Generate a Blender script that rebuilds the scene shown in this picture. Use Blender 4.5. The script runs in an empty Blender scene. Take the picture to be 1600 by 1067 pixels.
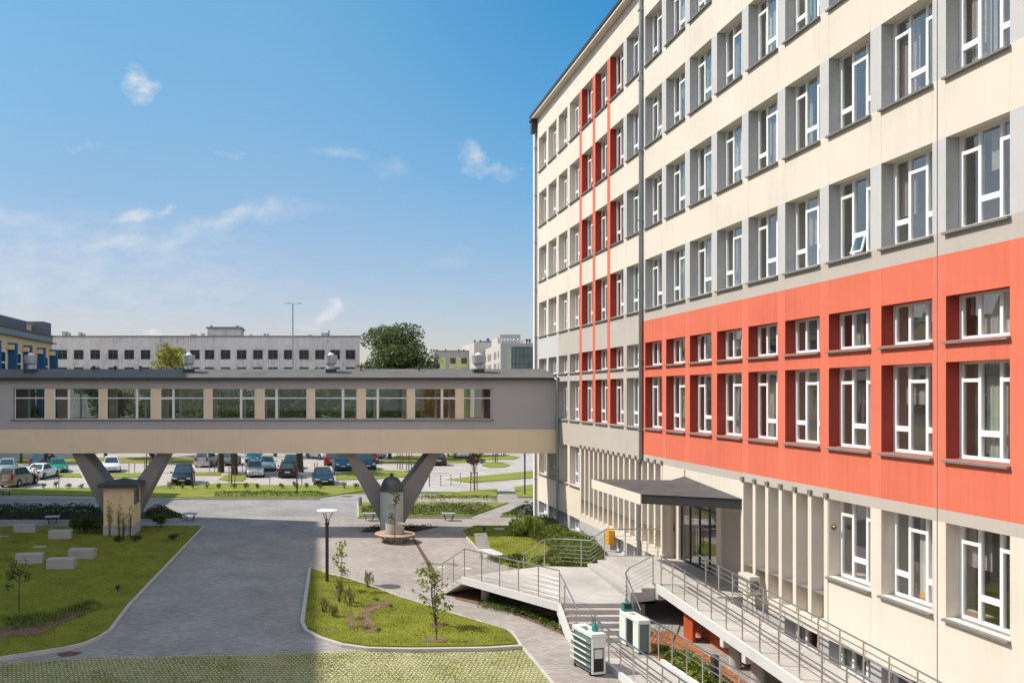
import bpy, bmesh, math, random
from mathutils import Vector, Matrix
R = random.Random(7)
sc = bpy.context.scene
COL = sc.collection
H0 = 8.0                      # eye height above the ground
FPX = 1300.0
def P(x, y, z=0.0):           # where a sight line of the photograph meets the level z
    s = (y-615.0)/(H0-z)
    return ((x-495.0)/s, FPX/s)

# ------------------------------------------------------------------ mesh helper
class MB:
    def __init__(s): s.v=[]; s.f=[]; s.m=[]; s.sm=[]
    def add(s, vs, fs, mat=0, smooth=False):
        o=len(s.v); s.v+= [tuple(p) for p in vs]
        for f in fs: s.f.append([i+o for i in f]); s.m.append(mat); s.sm.append(smooth)
        return s
    def quad(s,a,b,c,d,mat=0): return s.add([a,b,c,d],[(0,1,2,3)],mat)
    def box(s,x0,x1,y0,y1,z0,z1,mat=0,rot=0,piv=None):
        vs=[(x,y,z) for z in (z0,z1) for x,y in ((x0,y0),(x1,y0),(x1,y1),(x0,y1))]
        if rot:
            px,py = piv or ((x0+x1)/2,(y0+y1)/2); c,n=math.cos(rot),math.sin(rot)
            vs=[(px+(x-px)*c-(y-py)*n, py+(x-px)*n+(y-py)*c, z) for x,y,z in vs]
        return s.add(vs,[(3,2,1,0),(4,5,6,7),(0,1,5,4),(1,2,6,5),(2,3,7,6),(3,0,4,7)],mat)
    def prism(s,poly,z0,z1,mat=0,matside=None):
        a=sum(poly[i][0]*poly[(i+1)%len(poly)][1]-poly[(i+1)%len(poly)][0]*poly[i][1] for i in range(len(poly)))
        if a<0: poly=poly[::-1]
        n=len(poly)
        zb=z0 if callable(z0) else (lambda p:z0); zt=z1 if callable(z1) else (lambda p:z1)
        vs=[(p[0],p[1],zb(p)) for p in poly]+[(p[0],p[1],zt(p)) for p in poly]
        s.add(vs,[tuple(range(n-1,-1,-1)),tuple(range(n,2*n))],mat)
        s.add(vs,[(i,(i+1)%n,n+(i+1)%n,n+i) for i in range(n)],mat if matside is None else matside)
        return s
    def sheet(s,poly,z,mat=0):
        a=sum(poly[i][0]*poly[(i+1)%len(poly)][1]-poly[(i+1)%len(poly)][0]*poly[i][1] for i in range(len(poly)))
        if a<0: poly=poly[::-1]
        return s.add([(p[0],p[1],z) for p in poly],[tuple(range(len(poly)))],mat)
    def tube(s,pts,r,n=6,mat=0,cap=True):
        pts=[Vector(p) for p in pts]; rs = r if isinstance(r,(list,tuple)) else [r]*len(pts)
        rings=[]; ref=None
        for i,p in enumerate(pts):
            t=(pts[min(i+1,len(pts)-1)]-pts[max(i-1,0)])
            if t.length<1e-9: t=Vector((0,0,1))
            t.normalize()
            if ref is None: ref=Vector((0,0,1)) if abs(t.z)<.9 else Vector((1,0,0))
            u=t.cross(ref)
            if u.length<1e-4: u=t.cross(Vector((0,1,0)))
            u.normalize(); w=u.cross(t).normalized(); 
            rings.append([p+(u*math.cos(a)+w*math.sin(a))*rs[i] for a in [2*math.pi*k/n for k in range(n)]])
        vs=[q for rg in rings for q in rg]; fs=[]
        for i in range(len(pts)-1):
            for k in range(n):
                fs.append((i*n+k,i*n+(k+1)%n,(i+1)*n+(k+1)%n,(i+1)*n+k))
        s.add(vs,fs,mat,True)
        if cap: s.add(vs,[tuple(range(n-1,-1,-1)),tuple((len(pts)-1)*n+k for k in range(n))],mat)
        return s
    def lathe(s,prof,c=(0,0,0),n=24,mat=0,axis='z',smooth=True):
        vs=[]
        for r,h in prof:
            for k in range(n):
                a=2*math.pi*k/n; x,y=r*math.cos(a),r*math.sin(a)
                q=(x,y,h) if axis=='z' else ((h,x,y) if axis=='x' else (x,h,y))
                vs.append((q[0]+c[0],q[1]+c[1],q[2]+c[2]))
        fs=[(i*n+k,i*n+(k+1)%n,(i+1)*n+(k+1)%n,(i+1)*n+k) for i in range(len(prof)-1) for k in range(n)]
        return s.add(vs,fs,mat,smooth)
    def blob(s,c,rx,ry,rz,n=10,mat=0):
        prof=[]; m=6
        vs=[];fs=[]
        for i in range(m+1):
            t=-math.pi/2+math.pi*i/m
            for k in range(n):
                a=2*math.pi*k/n
                vs.append((c[0]+rx*math.cos(t)*math.cos(a),c[1]+ry*math.cos(t)*math.sin(a),c[2]+rz*math.sin(t)))
        for i in range(m):
            for k in range(n): fs.append((i*n+k,i*n+(k+1)%n,(i+1)*n+(k+1)%n,(i+1)*n+k))
        return s.add(vs,fs,mat,True)
    def build(s,name,mats,parent=None,bevel=0,loc=None,rotz=0):
        me=bpy.data.meshes.new(name); me.from_pydata(s.v,[],s.f)
        if not isinstance(mats,(list,tuple)): mats=[mats]
        for m in mats: me.materials.append(m)
        me.polygons.foreach_set('material_index',s.m); me.polygons.foreach_set('use_smooth',s.sm)
        me.update()
        if any(s.sm): 
            try: me.set_sharp_from_angle(angle=math.radians(40))
            except Exception: pass
        o=bpy.data.objects.new(name,me); COL.objects.link(o)
        if parent is not None: o.parent=parent
        if loc is not None: o.location=loc
        if rotz: o.rotation_euler[2]=rotz
        if bevel:
            b=o.modifiers.new('bevel','BEVEL'); b.width=bevel; b.segments=2; b.limit_method='ANGLE'
        return o

def thing(name,label,cat,loc=(0,0,0),rotz=0,group=None):
    o=bpy.data.objects.new(name,None); COL.objects.link(o); o.location=loc; o.rotation_euler=(0,0,rotz)
    o.empty_display_size=.2
    return tag(o,label,cat,group)
def tag(o,label,cat,group=None,kind=None):
    o['label']=label; o['category']=cat
    if group: o['group']=group
    if kind: o['kind']=kind
    return o
def struct(o): o['kind']='structure'; return o
def stuff(o,label,cat): o['kind']='stuff'; o['label']=label; o['category']=cat; return o
def dup(root,loc,rotz,label,name=None):
    r=root.copy(); COL.objects.link(r); r.location=loc; r.rotation_euler=(0,0,rotz); r['label']=label
    for ch in list(root.children):
        c=ch.copy(); COL.objects.link(c); c.parent=r
        for g in list(ch.children):
            d=g.copy(); COL.objects.link(d); d.parent=c
    return r

# ------------------------------------------------------------------ materials
class NT:
    def __init__(s,name):
        s.mat=bpy.data.materials.new(name); s.mat.use_nodes=True; s.t=s.mat.node_tree; s.t.nodes.clear()
        s.out=s.n('ShaderNodeOutputMaterial')
    def n(s,t,**k):
        o=s.t.nodes.new(t)
        for a,b in k.items():
            if a.startswith('i_'):
                key=a[2:]; key=int(key) if key.isdigit() else key.replace('_',' ')
                o.inputs[key].default_value=b
            else: setattr(o,a,b)
        return o
    def l(s,a,b): s.t.links.new(a,b)
def c4(c): return (c[0],c[1],c[2],1)
MCACHE={}
def mat(name,col,rough=.7,metal=0,sill=0,var=.12,scale=3.0,fine=40.0,bump=0.0,spec=.4,streak=0.0,col2=None,emit=None):
    if name in MCACHE: return MCACHE[name]
    t=NT(name); b=t.n('ShaderNodeBsdfPrincipled'); b.inputs['Roughness'].default_value=rough; b.inputs['Metallic'].default_value=metal
    b.inputs['Specular IOR Level'].default_value=spec
    tc=t.n('ShaderNodeTexCoord')
    n1=t.n('ShaderNodeTexNoise',i_Scale=scale,i_Detail=5.0,i_Roughness=.6); t.l(tc.outputs['Object'],n1.inputs['Vector'])
    n2=t.n('ShaderNodeTexNoise',i_Scale=fine,i_Detail=3.0); t.l(tc.outputs['Object'],n2.inputs['Vector'])
    ad=t.n('ShaderNodeMath',operation='ADD'); t.l(n1.outputs['Fac'],ad.inputs[0])
    m2=t.n('ShaderNodeMath',operation='MULTIPLY',i_1=.5); t.l(n2.outputs['Fac'],m2.inputs[0]); t.l(m2.outputs[0],ad.inputs[1])
    src=ad.outputs[0]
    if streak:
        mp=t.n('ShaderNodeMapping'); mp.inputs['Scale'].default_value=(2.2,2.2,.06); t.l(tc.outputs['Object'],mp.inputs['Vector'])
        n3=t.n('ShaderNodeTexNoise',i_Scale=3.0,i_Detail=6.0); t.l(mp.outputs[0],n3.inputs['Vector'])
        m3=t.n('ShaderNodeMath',operation='MULTIPLY_ADD',i_1=streak,i_2=-streak*.5); t.l(n3.outputs['Fac'],m3.inputs[0])
        a2=t.n('ShaderNodeMath',operation='ADD'); t.l(src,a2.inputs[0]); t.l(m3.outputs[0],a2.inputs[1]); src=a2.outputs[0]
    r=t.n('ShaderNodeValToRGB'); r.color_ramp.elements[0].position=.45; r.color_ramp.elements[1].position=1.05 if False else 1.0
    d=col2 or tuple(x*(1-var*1.6) for x in col); u=tuple(min(1,x*(1+var*.6)) for x in col)
    r.color_ramp.elements[0].color=c4(d); r.color_ramp.elements[1].color=c4(u)
    e=r.color_ramp.elements.new(.74); e.color=c4(col)
    t.l(src,r.inputs[0]); cout=r.outputs[0]
    if sill:                                   # rain marks below the two ends of every window sill
        sx=t.n('ShaderNodeSeparateXYZ'); t.l(tc.outputs['Object'],sx.inputs[0])
        q=t.n('ShaderNodeMath',operation='MULTIPLY',i_1=1/2.1185); t.l(sx.outputs[1],q.inputs[0])
        mk=None
        for c in (.0,.19):
            o=t.n('ShaderNodeMath',operation='ADD',i_1=.5-c); t.l(q.outputs[0],o.inputs[0]); fr=t.n('ShaderNodeMath',operation='FRACT'); t.l(o.outputs[0],fr.inputs[0])
            d=t.n('ShaderNodeMath',operation='SUBTRACT',i_1=.5); t.l(fr.outputs[0],d.inputs[0]); a=t.n('ShaderNodeMath',operation='ABSOLUTE'); t.l(d.outputs[0],a.inputs[0])
            m=t.n('ShaderNodeMapRange',i_1=.035,i_2=.0); t.l(a.outputs[0],m.inputs[0])
            if mk is None: mk=m.outputs[0]
            else: s_=t.n('ShaderNodeMath',operation='ADD'); t.l(mk,s_.inputs[0]); t.l(m.outputs[0],s_.inputs[1]); mk=s_.outputs[0]
        mp2=t.n('ShaderNodeMapping'); mp2.inputs['Scale'].default_value=(1,6,.35); t.l(tc.outputs['Object'],mp2.inputs['Vector'])
        n4=t.n('ShaderNodeTexNoise',i_Scale=2.0,i_Detail=4.0); t.l(mp2.outputs[0],n4.inputs['Vector']); m4=t.n('ShaderNodeMapRange',i_1=.42,i_2=.68); t.l(n4.outputs['Fac'],m4.inputs[0])
        mm=t.n('ShaderNodeMath',operation='MULTIPLY'); t.l(mk,mm.inputs[0]); t.l(m4.outputs[0],mm.inputs[1])
        mf=t.n('ShaderNodeMath',operation='MULTIPLY',i_1=sill,use_clamp=True); t.l(mm.outputs[0],mf.inputs[0])
        mxs=t.n('ShaderNodeMix',data_type='RGBA'); t.l(mf.outputs[0],mxs.inputs[0]); t.l(cout,mxs.inputs[6]); mxs.inputs[7].default_value=(col[0]*.45,col[1]*.43,col[2]*.42,1); cout=mxs.outputs[2]
    t.l(cout,b.inputs['Base Color'])
    if bump:
        bp=t.n('ShaderNodeBump',i_Strength=bump,i_Distance=.02); t.l(n2.outputs['Fac'],bp.inputs['Height']); t.l(bp.outputs[0],b.inputs['Normal'])
    t.l(b.outputs[0],t.out.inputs[0]); MCACHE[name]=t.mat
    return t.mat
def leafmat(name,c1,c2,scale=1.2,trans=.3):
    if name in MCACHE: return MCACHE[name]
    t=NT(name); b=t.n('ShaderNodeBsdfPrincipled',i_Roughness=.55); b.inputs['Specular IOR Level'].default_value=.3
    tc=t.n('ShaderNodeTexCoord'); n1=t.n('ShaderNodeTexNoise',i_Scale=scale,i_Detail=3.0); t.l(tc.outputs['Object'],n1.inputs['Vector'])
    r=t.n('ShaderNodeValToRGB'); r.color_ramp.elements[0].position=.35; r.color_ramp.elements[1].position=.68
    r.color_ramp.elements[0].color=c4(c1); r.color_ramp.elements[1].color=c4(c2)
    t.l(n1.outputs['Fac'],r.inputs[0]); t.l(r.outputs[0],b.inputs['Base Color'])
    tr=t.n('ShaderNodeBsdfTranslucent'); t.l(r.outputs[0],tr.inputs['Color'])
    mx=t.n('ShaderNodeMixShader',i_0=trans); t.l(b.outputs[0],mx.inputs[1]); t.l(tr.outputs[0],mx.inputs[2])
    t.l(mx.outputs[0],t.out.inputs[0]); MCACHE[name]=t.mat; return t.mat
def glassmat(name,tint=(.86,.88,.87),ior=1.5,gain=3.1,rough=.015):
    t=NT(name); tr=t.n('ShaderNodeBsdfTransparent'); tr.inputs[0].default_value=c4(tint)
    g=t.n('ShaderNodeBsdfGlossy'); g.inputs['Roughness'].default_value=rough; g.inputs[0].default_value=(1,1,1,1)
    fr=t.n('ShaderNodeFresnel'); gm=t.n('ShaderNodeNewGeometry'); mr=t.n('ShaderNodeMapRange',i_3=ior,i_4=1/ior); t.l(gm.outputs['Backfacing'],mr.inputs[0]); t.l(mr.outputs[0],fr.inputs['IOR']); m=t.n('ShaderNodeMath',operation='MULTIPLY',i_1=gain,use_clamp=True); t.l(fr.outputs[0],m.inputs[0])
    mx=t.n('ShaderNodeMixShader'); t.l(m.outputs[0],mx.inputs[0]); t.l(tr.outputs[0],mx.inputs[1]); t.l(g.outputs[0],mx.inputs[2])
    t.l(mx.outputs[0],t.out.inputs[0]); return t.mat
def pavermat(name,col,size=(.2,.1),var=.18,mortar=.62,grid=1.0):
    t=NT(name); b=t.n('ShaderNodeBsdfPrincipled',i_Roughness=.85); b.inputs['Specular IOR Level'].default_value=.25
    tc=t.n('ShaderNodeTexCoord')
    br=t.n('ShaderNodeTexBrick',i_Scale=1.0); br.inputs['Brick Width'].default_value=size[0]; br.inputs['Row Height'].default_value=size[1]
    br.inputs['Mortar Size'].default_value=.006; br.inputs['Bias'].default_value=-.1
    br.inputs['Color1'].default_value=c4(tuple(x*(1-var) for x in col)); br.inputs['Color2'].default_value=c4(tuple(min(1,x*(1+var*.7)) for x in col))
    br.inputs['Mortar'].default_value=c4(tuple(x*mortar for x in col)); t.l(tc.outputs['Object'],br.inputs['Vector'])
    n=t.n('ShaderNodeTexNoise',i_Scale=.35,i_Detail=6.0,i_Roughness=.65); t.l(tc.outputs['Object'],n.inputs['Vector'])
    r=t.n('ShaderNodeValToRGB'); r.color_ramp.elements[0].position=.3; r.color_ramp.elements[1].position=.7
    r.color_ramp.elements[0].color=(.74,.73,.72,1); r.color_ramp.elements[1].color=(1.08,1.08,1.08,1); t.l(n.outputs['Fac'],r.inputs[0])
    mx=t.n('ShaderNodeMix',data_type='RGBA',blend_type='MULTIPLY',i_0=1.0); t.l(br.outputs['Color'],mx.inputs[6]); t.l(r.outputs[0],mx.inputs[7])
    t.l(mx.outputs[2],b.inputs['Base Color'])
    bp=t.n('ShaderNodeBump',i_Strength=.25,i_Distance=.01); t.l(br.outputs['Fac'],bp.inputs['Height']); bp.invert=True; t.l(bp.outputs[0],b.inputs['Normal'])
    t.l(b.outputs[0],t.out.inputs[0]); return t.mat
def grassgridmat(name):
    t=NT(name); b=t.n('ShaderNodeBsdfPrincipled',i_Roughness=.9); b.inputs['Specular IOR Level'].default_value=.2
    tc=t.n('ShaderNodeTexCoord'); mp=t.n('ShaderNodeMapping'); mp.inputs['Scale'].default_value=(1/.125,1/.17,1); t.l(tc.outputs['Object'],mp.inputs['Vector'])
    # staggered concrete studs with grass in the cells between them
    sx=t.n('ShaderNodeSeparateXYZ'); t.l(mp.outputs[0],sx.inputs[0])
    fl=t.n('ShaderNodeMath',operation='FLOOR'); t.l(sx.outputs[1],fl.inputs[0])
    md=t.n('ShaderNodeMath',operation='MULTIPLY',i_1=.5); t.l(fl.outputs[0],md.inputs[0])
    ax=t.n('ShaderNodeMath',operation='ADD'); t.l(sx.outputs[0],ax.inputs[0]); t.l(md.outputs[0],ax.inputs[1])
    def tri(o):
        f=t.n('ShaderNodeMath',operation='FRACT'); t.l(o,f.inputs[0])
        s=t.n('ShaderNodeMath',operation='SUBTRACT',i_1=.5); t.l(f.outputs[0],s.inputs[0])
        a=t.n('ShaderNodeMath',operation='ABSOLUTE'); t.l(s.outputs[0],a.inputs[0]); return a.outputs[0]
    mxx=t.n('ShaderNodeMath',operation='MAXIMUM'); t.l(tri(ax.outputs[0]),mxx.inputs[0]); t.l(tri(sx.outputs[1]),mxx.inputs[1])
    nz=t.n('ShaderNodeTexNoise',i_Scale=9.0,i_Detail=4.0); t.l(tc.outputs['Object'],nz.inputs['Vector'])
    nb=t.n('ShaderNodeTexNoise',i_Scale=.5,i_Detail=3.0); t.l(tc.outputs['Object'],nb.inputs['Vector'])
    w=t.n('ShaderNodeMath',operation='MULTIPLY_ADD',i_1=.45,i_2=-.22); t.l(nz.outputs['Fac'],w.inputs[0])
    w2=t.n('ShaderNodeMath',operation='MULTIPLY_ADD',i_1=.35,i_2=-.17); t.l(nb.outputs['Fac'],w2.inputs[0])
    s1=t.n('ShaderNodeMath',operation='ADD'); t.l(mxx.outputs[0],s1.inputs[0]); t.l(w.outputs[0],s1.inputs[1])
    s2=t.n('ShaderNodeMath',operation='ADD'); t.l(s1.outputs[0],s2.inputs[0]); t.l(w2.outputs[0],s2.inputs[1])
    r=t.n('ShaderNodeValToRGB'); r.color_ramp.elements[0].position=.30; r.color_ramp.elements[1].position=.40
    r.color_ramp.elements[0].color=(.48,.43,.30,1); r.color_ramp.elements[1].color=(.21,.22,.06,1); t.l(s2.outputs[0],r.inputs[0])
    t.l(r.outputs[0],b.inputs['Base Color'])
    bp=t.n('ShaderNodeBump',i_Strength=.5,i_Distance=.03); t.l(s2.outputs[0],bp.inputs['Height']); t.l(bp.outputs[0],b.inputs['Normal'])
    t.l(b.outputs[0],t.out.inputs[0]); return t.mat

CREAM=mat('cream_render',(.68,.605,.52),.85,var=.07,scale=.35,fine=60,bump=.05,streak=.5,spec=.2,sill=.25)
RED=mat('coral_render',(.645,.157,.096),.85,var=.09,scale=.35,fine=50,bump=.05,streak=.6,spec=.2,sill=.3)
REDP=mat('faded_coral_render',(.67,.172,.108),.85,var=.08,scale=.5,fine=50,bump=.05,streak=.6,spec=.2)
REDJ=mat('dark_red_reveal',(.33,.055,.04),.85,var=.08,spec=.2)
GREY=mat('grey_render',(.465,.415,.375),.85,var=.07,scale=.6,fine=50,bump=.05,streak=.35,spec=.2)
PIERG=mat('pale_grey_render',(.52,.50,.50),.85,var=.06,scale=.6,fine=50,bump=.05,streak=.25,spec=.2)
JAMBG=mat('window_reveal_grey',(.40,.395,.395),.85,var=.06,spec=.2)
BRG=mat('bridge_grey_render',(.44,.42,.43),.85,var=.06,scale=.5,bump=.05,streak=.3,spec=.2)
BRC=mat('bridge_sand_render',(.84,.68,.50),.85,var=.06,scale=.5,bump=.05,streak=.3,spec=.2)
WHITE=mat('white_frame',(.80,.80,.80),.4,var=.04)
SILL=mat('sill_metal',(.20,.19,.18),.5,var=.1)
DARK=mat('dark_metal',(.045,.047,.05),.5,var=.15)
PLINTH=mat('plinth_render',(.45,.43,.43),.9,var=.1,bump=.1,streak=.4)
CONC=mat('concrete',(.42,.39,.36),.85,var=.12,scale=1.2,bump=.1)
CONCD=mat('pillar_concrete',(.25,.23,.225),.85,var=.12,scale=.8,bump=.1,streak=.3)
KERB=mat('kerb_concrete',(.47,.44,.41),.85,var=.14,scale=2)
ROOFF=mat('roofing_felt',(.125,.117,.11),.85,var=.22,scale=1.0,bump=.1)
STEEL=mat('stainless_steel',(.62,.60,.57),.28,1.0,var=.06)
PIPE=mat('zinc_pipe',(.30,.32,.34),.45,.6,var=.1)
ZINC=mat('zinc_sheet',(.45,.48,.50),.5,.4,var=.1)
PAV=pavermat('grey_pavers',(.41,.362,.332))
DRV=pavermat('driveway_pavers',(.36,.34,.33),(.2,.1))
PARK=pavermat('parking_pavers',(.50,.45,.41),(.2,.1),var=.1)
GRID=grassgridmat('grass_pavers_surface')
LAWN=mat('lawn_turf',(.205,.215,.03),.95,var=.35,scale=.7,fine=18,bump=.3,spec=.1,col2=(.13,.14,.016))
VERGE=mat('verge_turf',(.21,.225,.045),.95,var=.3,scale=.5,fine=12,bump=.3,spec=.1,col2=(.11,.14,.025))
MULCH=mat('bark_mulch',(.21,.135,.085),.95,var=.5,scale=4,fine=25,bump=.6,spec=.1)
CORTMULCH=mat('orange_mulch',(.34,.13,.05),.95,var=.5,scale=4,fine=25,bump=.6,spec=.1)
SOIL=mat('soil',(.085,.06,.04),.95,var=.4,scale=3,fine=25,bump=.5,spec=.1)
FIELD=mat('far_field',(.13,.15,.05),.95,var=.3,scale=.05,fine=1,spec=.1)
GLASS=glassmat('window_glass')
BGLASS=glassmat('bridge_glass',(.64,.70,.68),1.5,1.0)
DGLASS=mat('dark_glass',(.03,.035,.04),.06,var=.1,spec=.8)
INTER=mat('room_wall',(.62,.58,.53),.9,var=.1)
CURT=[mat('white_curtain',(.62,.61,.55),.9,var=.12,scale=6),mat('taupe_blind',(.40,.35,.32),.9,var=.1,scale=5),mat('green_white_curtain',(.40,.42,.36),.9,var=.12,scale=6)]
G_A=leafmat('grass_blade',(.095,.145,.018),(.355,.345,.058),1.1,.25)
L_DK=leafmat('leaf_dark',(.030,.055,.012),(.075,.11,.025),.6)
L_MD=leafmat('leaf_mid',(.055,.095,.016),(.13,.18,.035),1.2)
L_LT=leafmat('leaf_light',(.13,.19,.02),(.30,.34,.05),2)
L_YW=leafmat('leaf_willow',(.22,.23,.03),(.42,.40,.08),.8)
L_RD=leafmat('leaf_red',(.05,.018,.022),(.11,.03,.03),2)
L_RS=leafmat('leaf_rose',(.42,.30,.12),(.60,.42,.25),3)
BARK=mat('bark',(.075,.055,.04),.9,var=.3,scale=6,bump=.3)
WOOD=mat('stake_wood',(.20,.13,.08),.8,var=.2,scale=6)
SUN_E=3.3; SKY_S=.15; SKY_D=.8; SKY_O=1.5; SKY_T=(.47,.79,.77,1); SKY_R=(.05,.52,.71,1); SKY_H=(.59,.49,.51,1); CLOUD=(3.55,3.55,3.65,1); FILL_CLOUD=(5.5,5.6,6.0,1); OVER=.2; EXPO=.65; CAUS=True; BLUR=.4
# ================================================================== THE MAIN BUILDING (street front on the plane X = 14)
FX=14.0; FD=.30; PITCH=2.1185; OPW=1.71; YB=18.515; YEND=53.06; YNEAR=-12.0; ZTOP=25.45
def yfar(k): return YB+PITCH*k
def ynear(k): return YB+PITCH*k-OPW
UP=[(11.61,13.70),(15.06,17.15),(18.51,20.60),(21.96,24.05)]
SMALL=(9.18,10.17); TALL=(6.56,8.70); GROUND=(3.03,5.13); BASE=(.55,1.28)
KS=list(range(-3,17))
ENT=(27.35,33.75)                       # entrance bay along the front
FINL=(ENT[1],ynear(13)-.25); FINR=(yfar(2)+.1,ENT[0])
GK=[k for k in KS if k<=2 or k>=13]
BK=[k for k in KS if k<=3 or k in (8,9,10,13,14,15,16)]
building=thing('office_building','long cream, grey and coral red office block with rows of recessed white windows','building',(FX,YB,0))
ox,oy=FX,YB
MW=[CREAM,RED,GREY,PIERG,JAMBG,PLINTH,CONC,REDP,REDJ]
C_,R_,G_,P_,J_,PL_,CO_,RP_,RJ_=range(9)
def colour(k,pier,z):
    if z<1.28: return PL_
    if z<5.13: return C_
    if z<5.41: return G_
    inup=any(a<z<b for a,b in UP)
    if k<=8:
        if z<11.1: return RP_ if pier else R_
        if z<11.61: return G_
        return P_ if pier and inup else C_
    if pier and k in (11,12,13) and 6.56<z<24.05: return R_
    if z<11.55: return P_ if (k>=15 and z>8.9) else G_
    if pier and inup and k in (9,10): return P_
    return C_
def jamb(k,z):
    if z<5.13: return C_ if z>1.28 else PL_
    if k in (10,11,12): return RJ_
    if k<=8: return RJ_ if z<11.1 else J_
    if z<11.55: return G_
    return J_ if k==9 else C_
ZL=sorted(set([0,1.28,1.68,4.3,5.13,5.41,11.1,11.55,11.61,24.05,ZTOP]+[a for p in UP for a in p]+list(SMALL)+list(TALL)+list(GROUND)+list(BASE)))
w=MB()
def cell(y0,y1,z0,z1,m): w.quad((0,y1-oy,z0),(0,y0-oy,z0),(0,y0-oy,z1),(0,y1-oy,z1),m)
def infin(y0,y1): 
    m=(y0+y1)/2
    return FINL[0]-.01<m<FINL[1]+.01 or FINR[1]-.01<m<FINR[0]+.01 or ENT[0]<m<ENT[1]
segs=[]; 
for k in KS:
    segs.append((ynear(k),yfar(k),k,False)); nxt=ynear(k+1) if k<16 else YEND
    segs.append((yfar(k),nxt,k,True))
segs.append((YNEAR,ynear(KS[0]),KS[0]-1,True))
OPEN={}
for k in KS:
    OPEN[k]=[*UP,SMALL,TALL]+([GROUND] if k in GK else [])+([BASE] if k in BK else [])
FZ=(1.68,5.13)
def split(y0,y1):                       # cut a segment where the fin zones begin and end
    cuts=[y0]+[c for c in sorted([FINL[0],FINL[1],FINR[0],FINR[1],ENT[0],ENT[1]]) if y0+.001<c<y1-.001]+[y1]
    return list(zip(cuts[:-1],cuts[1:]))
for y0,y1,k,pier in segs:
    for a,b in split(y0,y1):
        fin=FINL[0]-1e-3<=(a+b)/2<=FINL[1]+1e-3 or FINR[0]-1e-3<=(a+b)/2<=FINR[1]+1e-3
        ent=ENT[0]<(a+b)/2<ENT[1]
        for z0,z1 in zip(ZL[:-1],ZL[1:]):
            zc=(z0+z1)/2
            if not pier and any(p<zc<q for p,q in OPEN[k]): continue
            if (fin) and FZ[0]<zc<FZ[1]: continue
            if ent and zc<4.3 : continue
            kk=k if not pier else k+1                   # a pier takes the look of the opening on its far side
            m=colour(kk,pier,zc)
            if pier and k==8: m=colour(8,True,zc)
            cell(a,b,z0,z1,m)
# reveals
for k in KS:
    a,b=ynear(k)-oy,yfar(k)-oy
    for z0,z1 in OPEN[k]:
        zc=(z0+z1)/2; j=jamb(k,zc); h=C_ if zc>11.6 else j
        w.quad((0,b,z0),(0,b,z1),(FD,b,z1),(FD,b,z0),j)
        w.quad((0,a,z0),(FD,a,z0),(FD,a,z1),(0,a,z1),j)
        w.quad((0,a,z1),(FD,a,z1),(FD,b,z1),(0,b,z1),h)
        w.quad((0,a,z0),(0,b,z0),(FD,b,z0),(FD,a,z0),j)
# far end, near end, back and the roof plate
w.quad((0,YEND-oy,0),(0,YEND-oy,ZTOP),(14,YEND-oy,ZTOP),(14,YEND-oy,0),C_)
w.quad((0,YNEAR-oy,0),(14,YNEAR-oy,0),(14,YNEAR-oy,ZTOP),(0,YNEAR-oy,ZTOP),C_)
w.quad((14,YNEAR-oy,0),(14,YEND-oy,0),(14,YEND-oy,ZTOP),(14,YNEAR-oy,ZTOP),C_)
# returns of the fin zone: top soffit, bottom ledge, sides
FR=.30
for a,b in (FINL,FINR):
    a-=oy;b-=oy
    w.quad((0,a,5.13),(FR,a,5.13),(FR,b,5.13),(0,b,5.13),C_)
    w.quad((0,a,1.68),(0,b,1.68),(FR,b,1.68),(FR,a,1.68),C_)
    w.quad((0,b,1.68),(0,b,5.13),(FR,b,5.13),(FR,b,1.68),C_)
    w.quad((0,a,1.68),(FR,a,1.68),(FR,a,5.13),(0,a,5.13),C_)
# entrance recess: jambs and ceiling
a,b=ENT[0]-oy,ENT[1]-oy
w.quad((0,b,0),(0,b,4.3),(.7,b,4.3),(.7,b,0),C_)
w.quad((0,a,0),(.7,a,0),(.7,a,4.3),(0,a,4.3),G_)
w.quad((0,a,4.3),(.7,a,4.3),(.7,b,4.3),(0,b,4.3),C_)
w.build('wall',MW,building)
# rooms behind the glass: floors, back wall and cross walls
rm=MB()
for z in (2.6,6.1,8.95,11.2,14.55,18.0,21.45,25.2):
    for ya_,yb_ in (((YNEAR+.1,ENT[0]),(ENT[1],YEND-.1)) if z<4 else ((YNEAR+.1,YEND-.1),)): rm.box(FD+.16,2.6,ya_-oy,yb_-oy,z-.16,z+.12)
for ya_,yb_,z_ in ((YNEAR+.1,ENT[0],0),(ENT[1],YEND-.1,0),(ENT[0],ENT[1],4.35)): rm.box(2.6,2.8,ya_-oy,yb_-oy,z_,25)
for k in KS[::2]:
    y=yfar(k)-oy+.2; rm.box(FD+.15,2.6,y-.06,y+.06,.05 if not ENT[0]<y+oy<ENT[1] else 4.4,25.0)
rm.build('interior',INTER,building)
rf=MB(); rf.box(-.42,14.3,YNEAR-oy-.2,YEND-oy+.12,ZTOP+.12,ZTOP+.26); rf.build('roof',[DARK],building)
ev=MB(); ev.box(-.36,0,YNEAR-oy-.1,YEND-oy+.06,ZTOP-.02,ZTOP+.12); ev.build('eaves',[CREAM],building)
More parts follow.
